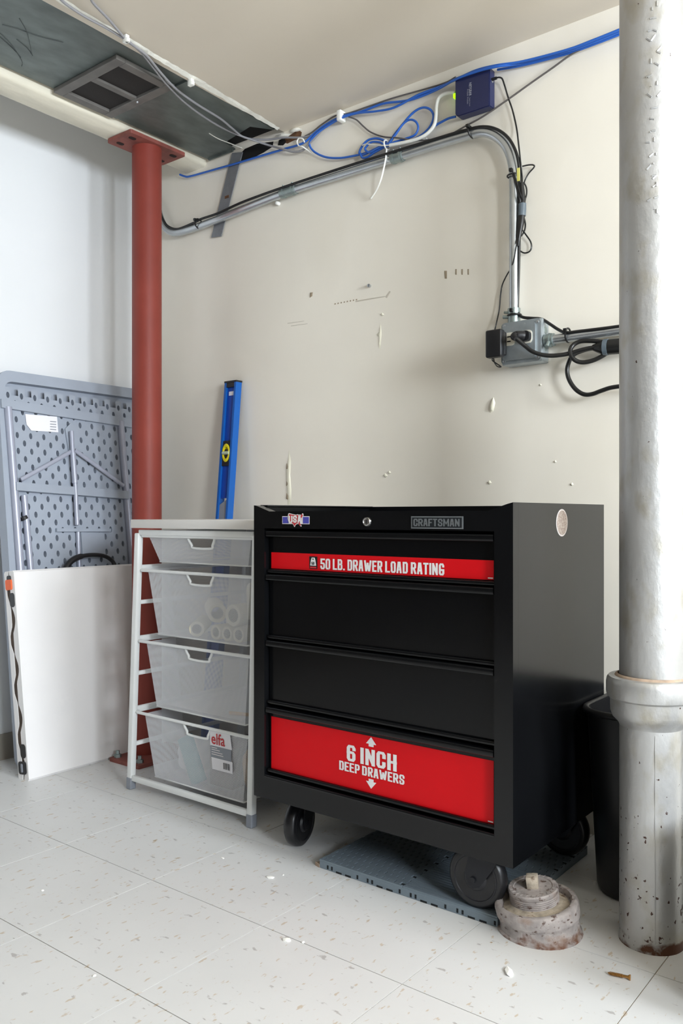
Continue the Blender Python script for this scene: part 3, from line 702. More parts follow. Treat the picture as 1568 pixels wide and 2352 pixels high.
wire('network_cable', [(1046, 268, .014), (1030, 272, .014), (1012, 281, .014), (1000, 288, .012), (985, 302, .012), (965, 315, .014), (935, 324, .02), (905, 328, .022), (885, 332, .022), (862, 342, .022), (842, 352, .02), (829, 356, .016), (825, 350, .016), (832, 335, .016), (845, 322, .016), (864, 318, .016), (882, 323, .018), (890, 331, .024), (905, 310, .02), (925, 285, .016), (942, 265, .014), (958, 252, .014), (974, 247, .014), (988, 252, .014), (995, 265, .014), (992, 282, .016), (980, 300, .018), (958, 316, .022), (925, 328, .026), (888, 336, .028), (860, 350, .024), (843, 361, .02), (832, 362, .018), (827, 352, .018)], .0034, 'bluecable', 'blue cable looped in the tied coil below the switch', 'cable', G_C)
wire('network_cable', [(838, 340, .024), (852, 327, .024), (872, 327, .026), (888, 334, .030), (908, 309, .026), (926, 284, .022), (942, 275, .02), (955, 280, .02), (960, 294, .02), (952, 310, .022), (930, 319, .026), (898, 329, .032), (868, 340, .030), (850, 350, .026), (840, 346, .024), (838, 340, .024)], .0032, 'bluecable', 'small inner blue loop held by the white zip tie', 'cable', G_C)
wire('white_cable', [(1045, 213, .014), (1032, 213, .014), (1018, 217, .014), (1007, 226, .014), (1002, 244, .014), (1001, 264, .016), (998, 284, .02), (988, 300, .024), (972, 313, .03), (950, 322, .034), (920, 329, .038), (895, 334, .038)], .0052, 'whitecable', 'thick white cable curving down from the switch to the coil', 'cable')
wire('white_cable', [(980, 318, .02), (950, 325, .022), (918, 330, .03), (888, 334, .036), (860, 333, .03), (842, 331, .024), (832, 334, .02)], .0022, 'whitecable', 'thin white strand laid across the blue coil', 'cable')
zt = thing('zip_tie', W(887, 335, .03), 'white zip tie around the blue coil with hanging tail', 'zip tie')
b = BM(); tie(b, W(888, 333, .028), (1, 0, .1), .014); obj('loop', b, M['clip'], zt, 60)
b = BM(); tube(b, catmull(wl([(888, 340, .03), (886, 362, .036), (881, 388, .038), (874, 415, .03), (864, 438, .014), (852, 456, .006)]), 5), .0032, 6, flat=.5); obj('tail', b, M['clip'], zt, 60)
wire('zip_tie', [(699, 327, .02), (695, 319, .022), (686, 318, .022), (682, 326, .022), (686, 335, .022), (694, 337, .022), (706, 345, .012), (718, 354, .006)], .0022, 'clip', 'thin white tie ring at the broken plaster with stray end', 'zip tie')
b = BM(); p = W(784, 268, .014); box(b, p.x-.008, p.x+.008, p.y-.016, p.y+.013, p.z-.016, p.z+.016, .003); obj('cable_clip', b, M['clip'], None, 40, label='white cable clip holding the blue bundle to the wall', cat='cable clip')
wire('thin_cable', [(1046, 177, .03), (1020, 191, .012), (960, 209, .01), (900, 226, .01), (850, 243, .01), (800, 260, .012), (770, 266, .012), (740, 285, .01), (716, 304, .01), (700, 313, .012)], .0024, 'darkgrey', 'dark grey cable along the ceiling line left of the switch', 'cable')
wire('thin_cable', [(800, 268, .014), (818, 275, .01), (834, 290, .008), (852, 304, .008), (880, 314, .01), (915, 317, .034), (950, 322, .03), (985, 321, .014), (1015, 318, .012), (1040, 306, .012), (1070, 289, .012), (1110, 267, .012), (1160, 233, .010), (1220, 190, .008), (1270, 155, .008), (1310, 126, .01), (1345, 108, .014)], .0024, 'darkgrey', 'dark grey cable rising diagonally below the switch', 'cable')
# grey cables on the ceiling
def ceil_pts(pxs, z): return [Cz(x, y, z) for x, y in pxs]
for k, (cp, wp_, lab) in enumerate((
    ([(120, -18), (150, 8), (195, 38), (240, 62), (288, 91), (322, 118), (352, 155), (385, 196), (430, 240), (490, 282), (545, 309)], [(612, 332, .02), (648, 342, .02), (675, 349, .014), (697, 344, .012), (715, 325, .012), (745, 293, .01)], 'grey cable crossing the duct, hanging in the lower strand'),
    ([(196, -18), (215, 8), (250, 45), (292, 93), (335, 126), (368, 166), (405, 205), (450, 238), (505, 272), (532, 294), (562, 316)], [(610, 321, .03), (650, 316, .02), (690, 316, .012), (712, 312, .01)], 'grey cable crossing the duct, upper strand ending at the broken plaster'))):
    b = BM(); cc = ceil_pts(cp, 2.050); e = cc[0]
    pts = [V(e.x+.02*k, -1.2, 2.050), V(e.x+.02*k, -.3, 2.050), V(e.x+.02*k, .3, 2.050), V(e.x+.01*k, .65, 2.050)] + [V(e.x+.004*k*(6-q), .65+(e.y-.65)*q/6, 2.050) for q in range(1, 6)] + cc + wl(wp_)
    tube(b, catmull(pts, 6), .0034, 8); obj('grey_cable', b, M['greycable'], None, 60, label=lab, cat='cable', group='grey cables under the duct')
for (x, y, lab) in ((289, 88, 'white clip pinning grey cables to the plaster above the vent'), (438, 188, 'white clip on the plaster edge right of the vent')):
    b = BM(); p = Cz(x, y, 2.05); box(b, p.x-.008, p.x+.008, p.y-.006, p.y+.006, 2.038, ZC-.002, .002); rod(b, p+V(.007, 0, -.012), p+V(.007, 0, -.002), .006, 8)
    obj('cable_clip', b, M['clip'], None, 40, label=lab, cat='cable clip')
# hanging steel strap
b = BM(); q = [W(534, 352, .004), W(558, 350, .004), W(509, 543, .004), W(486, 546, .004)]
vs = [b.verts.new(p) for p in q] + [b.verts.new(p+V(0, -.003, 0)) for p in q]
for f in ((0, 1, 2, 3), (7, 6, 5, 4), (0, 4, 5, 1), (1, 5, 6, 2), (2, 6, 7, 3), (3, 7, 4, 0)): b.faces.new([vs[i] for i in f])
st = obj('metal_strap', b, M['strap'], None, label='flat grey steel strap hanging crooked behind the conduit', cat='strap')
b = BM(); p = W(521, 452, .007); box(b, p.x-.010, p.x+.010, p.y-.001, p.y+.001, p.z-.005, p.z+.004); obj('rust_spot', b, M['rust'], st)

# ================================================================== TOOL CABINET
CX0, CX1, CYF, CYB, CZ0, CZT = -1.395, -0.7216, 1.437, 1.894, 0.139, 0.827
cabn = thing('tool_cabinet', ((CX0+CX1)/2, (CYF+CYB)/2, 0), 'black rolling tool cabinet with red labels on two drawers', 'tool cabinet')
OX0, OX1, OZ0, OZ1 = -1.361, -0.761, 0.190, 0.772
f0 = lambda u, v, w: V(u, CYF+w, v)
b = BM(); box(b, CX1-.004, CX1, CYF+.0222, CYB, CZ0, CZT); box(b, CX1-.016, CX1-.004, CYF+.03, CYB, CZT-.004, CZT, .001); obj('side_panel', b, M['cab'], cabn, 40)
b = BM(); box(b, CX0, CX0+.004, CYF+.0222, CYB, CZ0, CZT); box(b, CX0+.004, CX0+.016, CYF+.03, CYB, CZT-.004, CZT, .001); obj('side_panel', b, M['cab'], cabn, 40)
b = BM(); box(b, CX0+.004, CX1-.004, CYB-.004, CYB, CZ0, CZT-.001, .001); obj('back_panel', b, M['cab'], cabn)
b = BM(); box(b, CX0+.004, CX1-.004, CYF+.004, CYB-.004, .786, .790); obj('top_panel', b, M['cab'], cabn)
b = BM(); box(b, CX0+.004, CX1-.004, CYF+.004, CYB-.004, CZ0, CZ0+.004); obj('bottom_panel', b, M['cab'], cabn)
b = BM(); box(b, OX0-.004, OX0-.001, CYF+.022, CYB-.006, OZ0, OZ1+.01); box(b, OX1+.001, OX1+.004, CYF+.022, CYB-.006, OZ0, OZ1+.01); box(b, OX0, OX1, CYF+.06, CYF+.063, OZ0-.03, OZ1+.01); obj('inner_shell', b, M['inner'], cabn)
b = BM()
prism(b, [(CX0, OZ1), (CX1, OZ1), (CX1, CZT), (CX1-.012, CZT-.003), (CX1-.052, .8115), (CX0+.05, .8115), (CX0+.008, CZT-.002), (CX0, CZT-.001)], f0, 0, .022)
prism(b, [(CX0, CZ0), (OX0, CZ0), (OX0, OZ1), (CX0, OZ1)], f0, 0, .022)
prism(b, [(OX1, CZ0), (CX1, CZ0), (CX1, OZ1), (OX1, OZ1)], f0, 0, .022)
prism(b, [(OX0, CZ0), (OX1, CZ0), (OX1, OZ0), (OX0, OZ0)], f0, 0, .03)
ff = obj('front_frame', b, M['cab'], cabn)
b = BM(); rod(b, (OX0, CYF+.003, OZ0+.001), (OX1, CYF+.003, OZ0+.001), .004, 8); obj('rolled_edge', b, M['cab'], ff, 60)
DFY = CYF+.015
K = DFY/CYF
def sc(u, v): return (u*K, CAM_H + (v-CAM_H)*K)
fd = lambda u, v: V(u*K, DFY-.0008, CAM_H + (v-CAM_H)*K)          # points measured on the frame plane, moved onto the drawer faces
fd2 = lambda u, v: V(u*K, DFY-.0014, CAM_H + (v-CAM_H)*K)
drawers = []
for (z0, z1) in ((.668, .7665), (.514, .6645), (.361, .5095), (.200, .3535)):
    dx0, dx1 = OX0+.003, OX1-.003
    b = BM(); box(b, dx0, dx1, DFY, DFY+.018, z0, z1-.004)
    d = obj('drawer', b, M['cabdrawer'], cabn)
    b = BM(); prism(b, rrect(CYF+.001, DFY+.016, z1-.0145, z1, .004, 3), lambda u, v, w: V(w, u, v), dx0, dx1); obj('pull_lip', b, M['cab'], d, 50)
    b = BM(); prism(b, rrect(CYF+.006, DFY+.006, z0-.001, z0+.008, .003, 3), lambda u, v, w: V(w, u, v), dx0, dx1); obj('bottom_lip', b, M['cab'], d, 50)
    drawers.append(d)
b = BM(); prism(b, [(-1.338, .679), (-.7615, .679), (-.7615, .7165), (-1.338, .7165)], lambda u, v, w: fd(u, v)+V(0, w, 0), 0, .0007); obj('red_label', b, M['redlabel'], drawers[0])
b = BM(); lettering(b, '50 LB. DRAWER LOAD RATING', fd2, -1.189, -.870, .683, .7068, space=.24); obj('lettering', b, M['whiteprint'], drawers[0])
b = BM(); flat_poly(b, [(-1.2215, .683), (-1.198, .683), (-1.198, .7105), (-1.2215, .7105)], fd2); obj('icon_square', b, M['blackprint'], drawers[0])
b = BM(); fd3 = lambda u, v: fd2(u, v)+V(0, -.0006, 0)
flat_poly(b, [(-1.2185, .690), (-1.201, .690), (-1.203, .7015), (-1.2055, .708), (-1.214, .708), (-1.2165, .7015)], fd3); obj('weight_icon', b, M['whiteprint'], drawers[0])
b = BM(); fd4 = lambda u, v: fd2(u, v)+V(0, -.001, 0)
flat_poly(b, [(-1.2098+.002*math.cos(k*math.pi/4), .7045+.0018*math.sin(k*math.pi/4)) for k in range(8)], fd4); lettering(b, '50', fd4, -1.214, -1.2055, .692, .6985); obj('icon_print', b, M['blackprint'], drawers[0])
b = BM(); flat_poly(b, [(-1.219, .6845), (-1.2005, .6845), (-1.2005, .6878), (-1.219, .6878)], fd3); obj('icon_print', b, M['stk_red'], drawers[0])
b = BM(); prism(b, [(-1.338, .214), (-.7615, .214), (-.7615, .3345), (-1.338, .3345)], lambda u, v, w: fd(u, v)+V(0, w, 0), 0, .0007); obj('red_label', b, M['redlabel'], drawers[3])
b = BM(); lettering(b, '6 INCH', fd2, -1.115, -.984, .272, .3068, t=.22, cw=.36, gap=.10, space=.22); obj('lettering', b, M['whiteprint'], drawers[3])
b = BM(); lettering(b, 'DEEP DRAWERS', fd2, -1.136, -.965, .2485, .2685, space=.20); obj('lettering', b, M['whiteprint'], drawers[3])
for (tip, sh, base) in ((.333, .318, .3125), (.2235, .2385, .244)):
    b = BM(); flat_poly(b, [(-1.0635, sh), (-1.0565, sh), (-1.0565, base), (-1.0435, base), (-1.0435, sh), (-1.0365, sh), (-1.05, tip)], fd2); obj('arrow_print', b, M['whiteprint'], drawers[3])
for (d, z) in ((drawers[0], .6815), (drawers[3], .2165)):
    b = BM(); flat_poly(b, [(-.7735, z), (-.7625, z), (-.7625, z+.0022), (-.7735, z+.0022)], fd2); obj('small_print', b, M['stk_white'], d)
# badge, lock, stickers
fb = lambda u, v: V(u, CYF-.0012, v)
b = BM(); prism(b, [(-.949, .7755), (-.828, .7755), (-.828, .8005), (-.949, .8005)], f0, -.0016, .001); bad = obj('name_badge', b, M['badge'], cabn)
b = BM(); prism(b, [(-.9465, .778), (-.8305, .778), (-.8305, .798), (-.9465, .798)], f0, -.0019, 0); obj('badge_field', b, M['badgedark'], bad)
b = BM(); lettering(b, 'CRAFTSMAN', lambda u, v: V(u, CYF-.0024, v), -.9425, -.8345, .7805, .7955, t=.22, cw=.44, gap=.10); obj('lettering', b, M['badge'], bad)
lk = V(-1.061, CYF, .789)
b = BM(); lathe(b, [(.001, -.002), (.0105, -.002), (.0105, .002), (.009, .0045), (.007, .005), (.0062, .0035), (.001, .0035)], 28, MTX(lk, (0, -1, 0))); lock = obj('lock', b, M['chrome'], cabn, 40)
b = BM(); box(b, lk.x-.0012, lk.x+.0012, lk.y-.0042, lk.y-.0034, lk.z-.004, lk.z+.004); obj('keyhole', b, M['blackprint'], lock)
US = [(0, .78), (.03, .95), (.08, 1), (.3, .93), (.52, .88), (.62, .92), (.70, .88), (.78, .90), (.86, .84), (.91, .98), (.97, .97), (1, .85), (.93, .70), (.88, .62), (.90, .48), (.80, .34), (.79, .22), (.88, .06), (.84, 0), (.76, .08), (.70, .22), (.60, .22), (.50, .12), (.44, -.02), (.38, .04), (.34, .16), (.26, .22), (.10, .28), (.03, .40), (-.02, .60)]
def usf(x0, x1, z0, z1, w): return lambda u, v: V(x0+u*(x1-x0), CYF-w, z0+v*(z1-z0))
b = BM()
b_ = [(-1.304, .7825), (-1.2215, .7825), (-1.2215, .8003), (-1.304, .8003)]
flat_poly(b, b_, lambda u, v: V(u, CYF-.0006, v)); flat_poly(b, US, usf(-1.2865, -1.2385, .7765, .8075, .0010)); stkr = obj('origin_sticker', b, M['stk_white'], cabn)
b = BM()
b.free()
for (a0, a1) in ((-1.3025, -1.284), (-1.241, -1.223)):
    b = BM(); flat_poly(b, [(a0, .784), (a1, .784), (a1, .7988), (a0, .7988)], lambda u, v: V(u, CYF-.0009, v)); obj('blue_band', b, M['stk_blue'], stkr)
b = BM(); flat_poly(b, [((u-.5)*.90+.5, (v-.5)*.86+.5) for u, v in US], usf(-1.2865, -1.2385, .7765, .8075, .0014)); obj('red_map', b, M['stk_red'], stkr)
b = BM(); lettering(b, 'USA', lambda u, v: V(u, CYF-.0018, v), -1.2830, -1.2445, .7855, .8015, t=.25, cw=.40, gap=.09); obj('lettering', b, M['whiteprint'], stkr)
b = BM(); cs = V(CX1, 1.659, .787)
lathe(b, [(.0002, 0), (.0285, 0), (.0285, .0004), (.0002, .0005)], 36, MTX(cs, (1, 0, 0))); rs = obj('round_sticker', b, M['stk_white'], cabn)
b = BM(); lathe(b, [(.0002, .0005), (.0255, .0005), (.0255, .0008), (.0002, .0009)], 36, MTX(cs, (1, 0, 0))); obj('knot_pattern', b, M['rosette'], rs)

# casters (parts of the cabinet)
def caster(x, y, ang, zbase, name='caster'):
    """ang: direction of the axle"""
    R = 0.0610 if zbase > 0 else 0.0580; a = math.radians(ang); ax = V(math.cos(a), math.sin(a), 0); tr = V(-math.sin(a), math.cos(a), 0)
    cz = zbase + R
    b = BM(); box(b, x-.036, x+.036, y-.036, y+.036, CZ0-.005, CZ0, .001); c = obj(name, b, M['zincplate'], cabn)
    b = BM(); lathe(b, [(.03, CZ0-.013), (.032, CZ0-.005)], 20, MTX((x, y, 0))); obj('swivel_head', b, M['castersteel'], c, 40)
    w = V(x, y, 0) + tr*0.022; wc = V(w.x, w.y, cz)
    b = BM(); t = .016
    lathe(b, [(R*.72, -t*.9), (R*.86, -t), (R*.97, -t*.7), (R, -t*.2), (R, t*.2), (R*.97, t*.7), (R*.86, t), (R*.72, t*.9)], 40, MTX(wc, ax), close=False); obj('tread', b, M['rubber'], c, 50)
    b = BM(); lathe(b, [(.012, -t-.004), (.02, -t-.003), (R*.45, -t*.75), (R*.70, -t*.75), (R*.74, -t*1.02), (R*.78, -t*1.02), (R*.78, t*1.02), (R*.74, t*1.02), (R*.70, t*.75), (R*.45, t*.75), (.02, t+.003), (.012, t+.004)], 36, MTX(wc, ax)); obj('wheel_hub', b, M['casterhub'], c, 40)
    b = BM()
    for s in (-1, 1):
        o = ax*s*(t+.006)
        poly = [(-.032, CZ0-.008), (.030, CZ0-.008), (.040, cz+.012), (.034, cz-.012), (.022, cz-.018), (.008, cz-.012), (-.024, cz+.034)]
        prism(b, poly, lambda u, v, w_: V(x, y, v) + tr*u + o + ax*w_, -.0015, .0015)
    prism(b, [(-.032, CZ0-.012), (.030, CZ0-.012), (.030, CZ0-.008), (-.032, CZ0-.008)], lambda u, v, w_: V(x, y, v)+tr*u+ax*w_, -t-.006, t+.006)
    obj('fork', b, M['castersteel'], c)
    b = BM(); rod(b, wc-ax*(t+.011), wc+ax*(t+.011), .006, 8); obj('axle_bolt', b, M['castersteel'], c, 40)
MZ = 0.020
caster(-.803, 1.492, 92, MZ); caster(-1.350, 1.566, 192, 0.0); caster(-.775, 1.842, 88, MZ); caster(-1.335, 1.842, 175, 0.0)

# ================================================================== FLOOR MAT
mx0, mx1, my0, my1 = -1.222, -0.772, 1.472, 1.922
dm = thing('drain_mat', ((mx0+mx1)/2, (my0+my1)/2, 0), 'grey slotted plastic floor mat lying under the tool cabinet', 'mat')
b = BM(); box(b, mx0, mx1, my0, my1, 0.0, .0165, .001); obj('mat_base', b, M['matgrey'], dm)
xm, ym = (mx0+mx1)/2, (my0+my1)/2
for (a0, a1, c0, c1, ribs) in ((mx0, xm, my0, ym, 0), (xm, mx1, my0, ym, 1), (mx0, xm, ym, my1, 1), (xm, mx1, ym, my1, 0)):
    b = BM(); n = 22
    if ribs:
        for k in range(n):
            y = c0 + (c1-c0)*(k+.5)/n; box(b, a0+.002, a1-.002, y-.0034, y+.0034, .0165, MZ)
        obj('rib_panel', b, M['matgrey'], dm, kind='stuff')
    else:
        nx, ny = 14, 10                          # bars with open slots between them
        for j in range(ny+1):
            y = c0 + (c1-c0)*j/ny; box(b, a0, a1, max(c0, y-.0050), min(c1, y+.0050), .0165, MZ)
        for j in range(ny):
            for i in range(nx+1):
                x = a0 + (a1-a0)*(i + (.5 if j % 2 else 0))/nx
                if x > a1-.001: continue
                y = c0 + (c1-c0)*(j+.5)/ny
                box(b, max(a0, x-.0062), min(a1, x+.0062), y-.0063, y+.0063, .0165, MZ)
        obj('slot_panel', b, M['matgrey'], dm, kind='stuff')
        b = BM(); box(b, a0+.001, a1-.001, c0+.001, c1-.001, .0160, .0170); obj('slot_floor', b, M['matdark'], dm)
b = BM()
for k in range(8):
    x = mx0 + .022 + k*.056
    if k % 2 == 0:
        for d in (0, .012): box(b, x+d, x+d+.0045, my0-.0004, my0+.002, .003, .0115)
        box(b, x+.026, x+.042, my0-.0004, my0+.002, .0005, .0045)
    else: box(b, x-.004, x+.012, my0-.0004, my0+.002, .0005, .0045); box(b, x+.028, x+.0325, my0-.0004, my0+.002, .003, .0115)
obj('edge_notches', b, M['matdark'], dm)
b = BM(); prism(b, [(mx0-.016, my0+.004), (mx0, my0-.001), (mx0, my0+.03)], lambda u, v, w: V(u, v, w), .0002, .008); obj('loose_corner', b, M['caulk'], dm)

# ================================================================== WHITE MESH DRAWER UNIT
SXL, SXR, SYF, SYBK = -2.020, -1.510, 1.546, 2.015
LEAN = 0.022
def ly(y, z): return y + LEAN*z/0.78
unit = thing('drawer_unit', ((SXL+SXR)/2, (SYF+SYBK)/2, 0), 'white metal drawer unit holding four mesh baskets', 'drawer unit')
LW = .019
def lbox(bm, x0, x1, y0, y1, z0, z1, bev=.002):
    m = BM(); box(m, x0, x1, y0, y1, z0, z1, bev)
    for v in m.verts: v.co.y = ly(v.co.y, v.co.z)
    merge(bm, m)
legs = {}
for (x, nm) in ((SXL, 0), (SXR-LW, 1)):
    for (y, q) in ((SYF, 0), (SYBK-LW, 1)):
        b = BM(); x_ = x
        m = BM(); box(m, x, x+LW, y, y+LW, .032, .750, .003)
        for v in m.verts:
            v.co.y = ly(v.co.y, v.co.z)
            if nm == 0: v.co.x += .010*v.co.z/.75
        merge(b, m); lg = obj('leg', b, M['whitemetal'], unit, 40)
        b = BM(); lbox(b, x-.001, x+LW+.001, y-.001, y+LW+.001, 0, .034, .003); obj('foot', b, M['footgrey'], lg)
for x in (SXL+.004, SXR-LW+.004):
    for z in (.130, .234, .337, .441, .546, .650, .752):
        dx = .010*z/.75 if x < -1.8 else 0
        b = BM(); lbox(b, x+dx, x+dx+.012, SYF+LW-.003, SYBK-LW+.003, z-.006, z+.006, .003); obj('rung', b, M['whitemetal'], unit, 40)
for (y, z) in ((SYF+.003, .033), (SYBK-LW+.003, .033), (SYF+.003, .752), (SYBK-LW+.003, .752)):
    b = BM(); lbox(b, SXL+LW-.002+(.008 if z > .5 else 0), SXR-LW+.002, y, y+.013, z-.008, z+.008, .002); obj('cross_bar', b, M['whitemetal'], unit, 40)
b = BM(); box(b, SXL+.004, SXR+.002, SYF+.012, SYBK+.02, .765, .790, .002); obj('top_board', b, M['toplam'], unit, 40)

def basket(zr, zb, z_label=None):
    yt0, yt1 = ly(SYF+.014, zr), ly(SYBK-.03, zr)
    yb0, yb1 = ly(SYF+.026, zb), ly(SYBK-.05, zb)
    dx = .010*zr/.75
    xt0, xt1, xb0, xb1 = SXL+.060, SXR-.034, SXL+.098, SXR-.055
    h0, h1, h2, h3, hd = -1.788, -1.683, -1.776, -1.694, .030      # hand hole
    b = BM(); uv = b.loops.layers.uv.new('UVMap')
    def q(pts, ax):
        f = b.faces.new([b.verts.new(p) for p in pts])
        for l in f.loops:
            c = l.vert.co; l[uv].uv = (c.x, c.z) if ax == 'y' else ((c.y, c.z) if ax == 'x' else (c.x, c.y))
    def fy_(z): return yt0 + (yb0-yt0)*(zr-z)/(zr-zb)
    def fx0(z): return xt0 + (xb0-xt0)*(zr-z)/(zr-zb)
    def fx1(z): return xt1 + (xb1-xt1)*(zr-z)/(zr-zb)
    zh = zr-hd
    P = lambda x, z: V(x, fy_(z), z)
    q([P(xt0, zr), P(h0, zr), P(h2, zh), P(fx0(zh), zh)], 'y'); q([P(h1, zr), P(xt1, zr), P(fx1(zh), zh), P(h3, zh)], 'y')
    q([P(fx0(zh), zh), P(fx1(zh), zh), P(xb1, zb), P(xb0, zb)], 'y')
    q([V(xt0, yt1, zr), V(xt1, yt1, zr), V(xb1, yb1, zb), V(xb0, yb1, zb)], 'y')
    q([V(xt0, yt0, zr), V(xt0, yt1, zr), V(xb0, yb1, zb), V(xb0, yb0, zb)], 'x')
    q([V(xt1, yt0, zr), V(xt1, yt1, zr), V(xb1, yb1, zb), V(xb1, yb0, zb)], 'x')
    q([V(xb0, yb0, zb), V(xb1, yb0, zb), V(xb1, yb1, zb), V(xb0, yb1, zb)], 'z')
    bas = obj('mesh_drawer', b, M['mesh'], unit)
    b = BM(); xr0, xr1 = SXL+LW+dx-.006, SXR-LW+.004
    tube(b, [V(x, y, zr) for x, y in rrect(xr0, xr1, yt0-.004, yt1+.004, .02, 4)], .0046, 8, closed=True); obj('rim', b, M['whitemetal'], bas, 60)
    b = BM(); hp = [P(h0-.002, zr), P(h0+.003, zr-.012), P(h2-.001, zh+.008), P(h2+.006, zh-.001), P(h3-.006, zh-.001), P(h3+.001, zh+.008), P(h1-.003, zr-.012), P(h1+.002, zr)]
    tube(b, catmull([p+V(0, -.001, 0) for p in hp], 4), .0036, 8); obj('hand_hole_rim', b, M['whitemetal'], bas, 60)
    b = BM()
    ring = [V(xb0, yb0, zb), V(xb1, yb0, zb), V(xb1, yb1, zb), V(xb0, yb1, zb)]
    tube(b, ring, .0022, 6, closed=True); obj('bottom_wire', b, M['whitemetal'], bas, 60)
    return bas, P, fy_
bk1 = basket(.742, .668); bk2 = basket(.641, .458); bk3 = basket(.434, .250); bk4 = basket(.226, .048)
# paper label tied on the lowest basket
bas, P4, fy4 = bk4
def lf(off): return lambda u, v: P4(u, v)+V(0, -off, 0)
def label_quad(name, poly, mt, off):
    b = BM(); flat_poly(b, poly, lf(off)); return obj(name, b, M[mt], bas)
label_quad('paper_tag', [(-1.682, .182), (-1.598, .182), (-1.604, .222), (-1.682, .222)], 'labelwhite', .0042)
label_quad('tag_field', [(-1.681, .150), (-1.602, .150), (-1.602, .1815), (-1.681, .1815)], 'footgrey', .0038)
label_quad('barcode_tag', [(-1.676, .118), (-1.598, .1185), (-1.598, .150), (-1.678, .150)], 'labelwhite', .0044)
b = BM(); font_text(b, 'elfa', lf(.0050), -1.676, -1.624, .1865, .2175, .015); obj('lettering', b, M['stk_red'], bas)
b = BM()
for k in range(9): x = -1.632 + k*.0029; flat_poly(b, [(x, .1255), (x+(.0012 if k % 3 else .002), .1255), (x+(.0012 if k % 3 else .002), .143), (x, .143)], lf(.0050))
obj('barcode', b, M['blackprint'], bas)
b = BM()
for k, (x1, z) in enumerate(((-1.655, .176), (-1.645, .1705), (-1.635, .164), (-1.632, .158))): flat_poly(b, [(-1.677, z), (x1, z), (x1, z+.002), (-1.677, z+.002)], lf(.0044))
obj('small_print', b, M['stk_white'], bas)

# contents seen through the mesh
RG = 'paint roller covers in the second basket'
def roller(x, z, r, y0, ang, L, lab):
    a = math.radians(ang); d = V(math.sin(a), math.cos(a), 0); p = V(x, y0, z)
    b = BM(); seg = 22; lathe(b, [(r*.62, .002), (r*.66, 0), (r*.96, 0), (r, .004), (r, L-.004), (r*.96, L), (r*.66, L), (r*.62, L-.002)], seg, MTX(p, d), close=True)
    o = obj('paint_roller_cover', b, M['roller'], None, 50, label=lab, cat='paint roller', group=RG, org=p)
    b = BM(); lathe(b, [(r*.60, .001), (r*.62, .001), (r*.62, L-.001), (r*.60, L-.001)], seg, MTX(p, d), close=True); obj('core', b, M['rollercore'], o, 50)
zf = .460
roller(-1.632, zf+.072, .030, 1.600, 0, .22, 'largest pale roller cover on top in the second basket')
roller(-1.770, zf+.024, .022, 1.595, -40, .16, 'roller cover lying at left in the second basket, slanting away')
roller(-1.693, zf+.022, .021, 1.594, 2, .22, 'roller cover in the bottom row, left of the grey-holed one')
roller(-1.649, zf+.0215, .0205, 1.594, 1, .22, 'roller cover in the bottom row, directly under the largest one')
roller(-1.605, zf+.0225, .0215, 1.594, 0, .22, 'rightmost roller cover in the bottom row of the second basket')
roller(-1.705, zf+.072, .027, 1.612, -50, .18, 'upper slanting roller cover left of the largest one')
b = BM(); tube(b, catmull([V(-1.585, 1.64, zf+.06), V(-1.590, 1.645, zf+.10), V(-1.597, 1.65, zf+.14), V(-1.60, 1.652, zf+.16)], 4), [.024]*9 + [.023, .021, .017, .010], 18)
obj('paint_roller_cover', b, M['roller'], None, 60, label='pale fluffy roller cover standing upright against the basket side', cat='paint roller', group=RG)
b = BM(); box(b, -1.90, -1.60, 1.60, 1.93, .2525, .2545); obj('paper_sheet', b, M['paper'], None, label='white sheet lying on the floor of the third basket', cat='paper')
b = BM(); m = BM(); lathe(m, [(.0045, 0), (.0045, .15), (.0005, .165)], 6); merge(b, m, MTX((-1.665, 1.62, .2608), (.9, .25, .004))); obj('pencil', b, M['pencil'], None, label='yellow pencil lying in the third mesh basket', cat='pencil')
def soft(name, c, s, mt, lab, cat, amp=.25, fr=9, rz=0.0):
    b = BM(); bmesh.ops.create_icosphere(b, subdivisions=4, radius=1)
    ph = [random.uniform(0, 6) for _ in range(6)]
    for v in b.verts:
        p = v.co.copy(); k = 1 + amp*.5*(math.sin(p.x*fr*.5+ph[0])*math.sin(p.y*fr*.6+ph[1]) + math.sin(p.z*fr*.7+ph[2]+p.x*3)*.6)
        p *= k; q = V(p.x*s[0], p.y*s[1], p.z*s[2])
        v.co = V(q.x*math.cos(rz)-q.y*math.sin(rz), q.x*math.sin(rz)+q.y*math.cos(rz), max(q.z, -s[2])) + Vector(c)
    return obj(name, b, M[mt], None, 60, label=lab, cat=cat)
soft('plastic_bag', (-1.845, 1.665, .050+.050), (.050, .055, .048), 'bagwhite', 'crumpled white plastic bag at left in the lowest basket', 'bag', .25)
b = BM(); m = BM(); box(m, -.028, .028, -.008, .008, 0, .135, .004); merge(b, m, Matrix.Translation((-1.770, 1.605, .052)) @ Matrix.Rotation(math.radians(-27), 4, 'Y')); obj('teal_pack', b, M['teal'], None, 40, label='flat teal package leaning inside the lowest basket', cat='package')
b = BM(); box(b, -1.745, -1.655, 1.62, 1.80, .0495, .160, .003); obj('small_carton', b, M['mauve'], None, 40, label='dull mauve carton behind the paper tag in the lowest basket', cat='carton')
soft('sponge', (-1.60, 1.665, .050+.065), (.036, .05, .062), 'tan', 'lumpy tan sponge at the right end of the lowest basket', 'sponge', .2, 7)

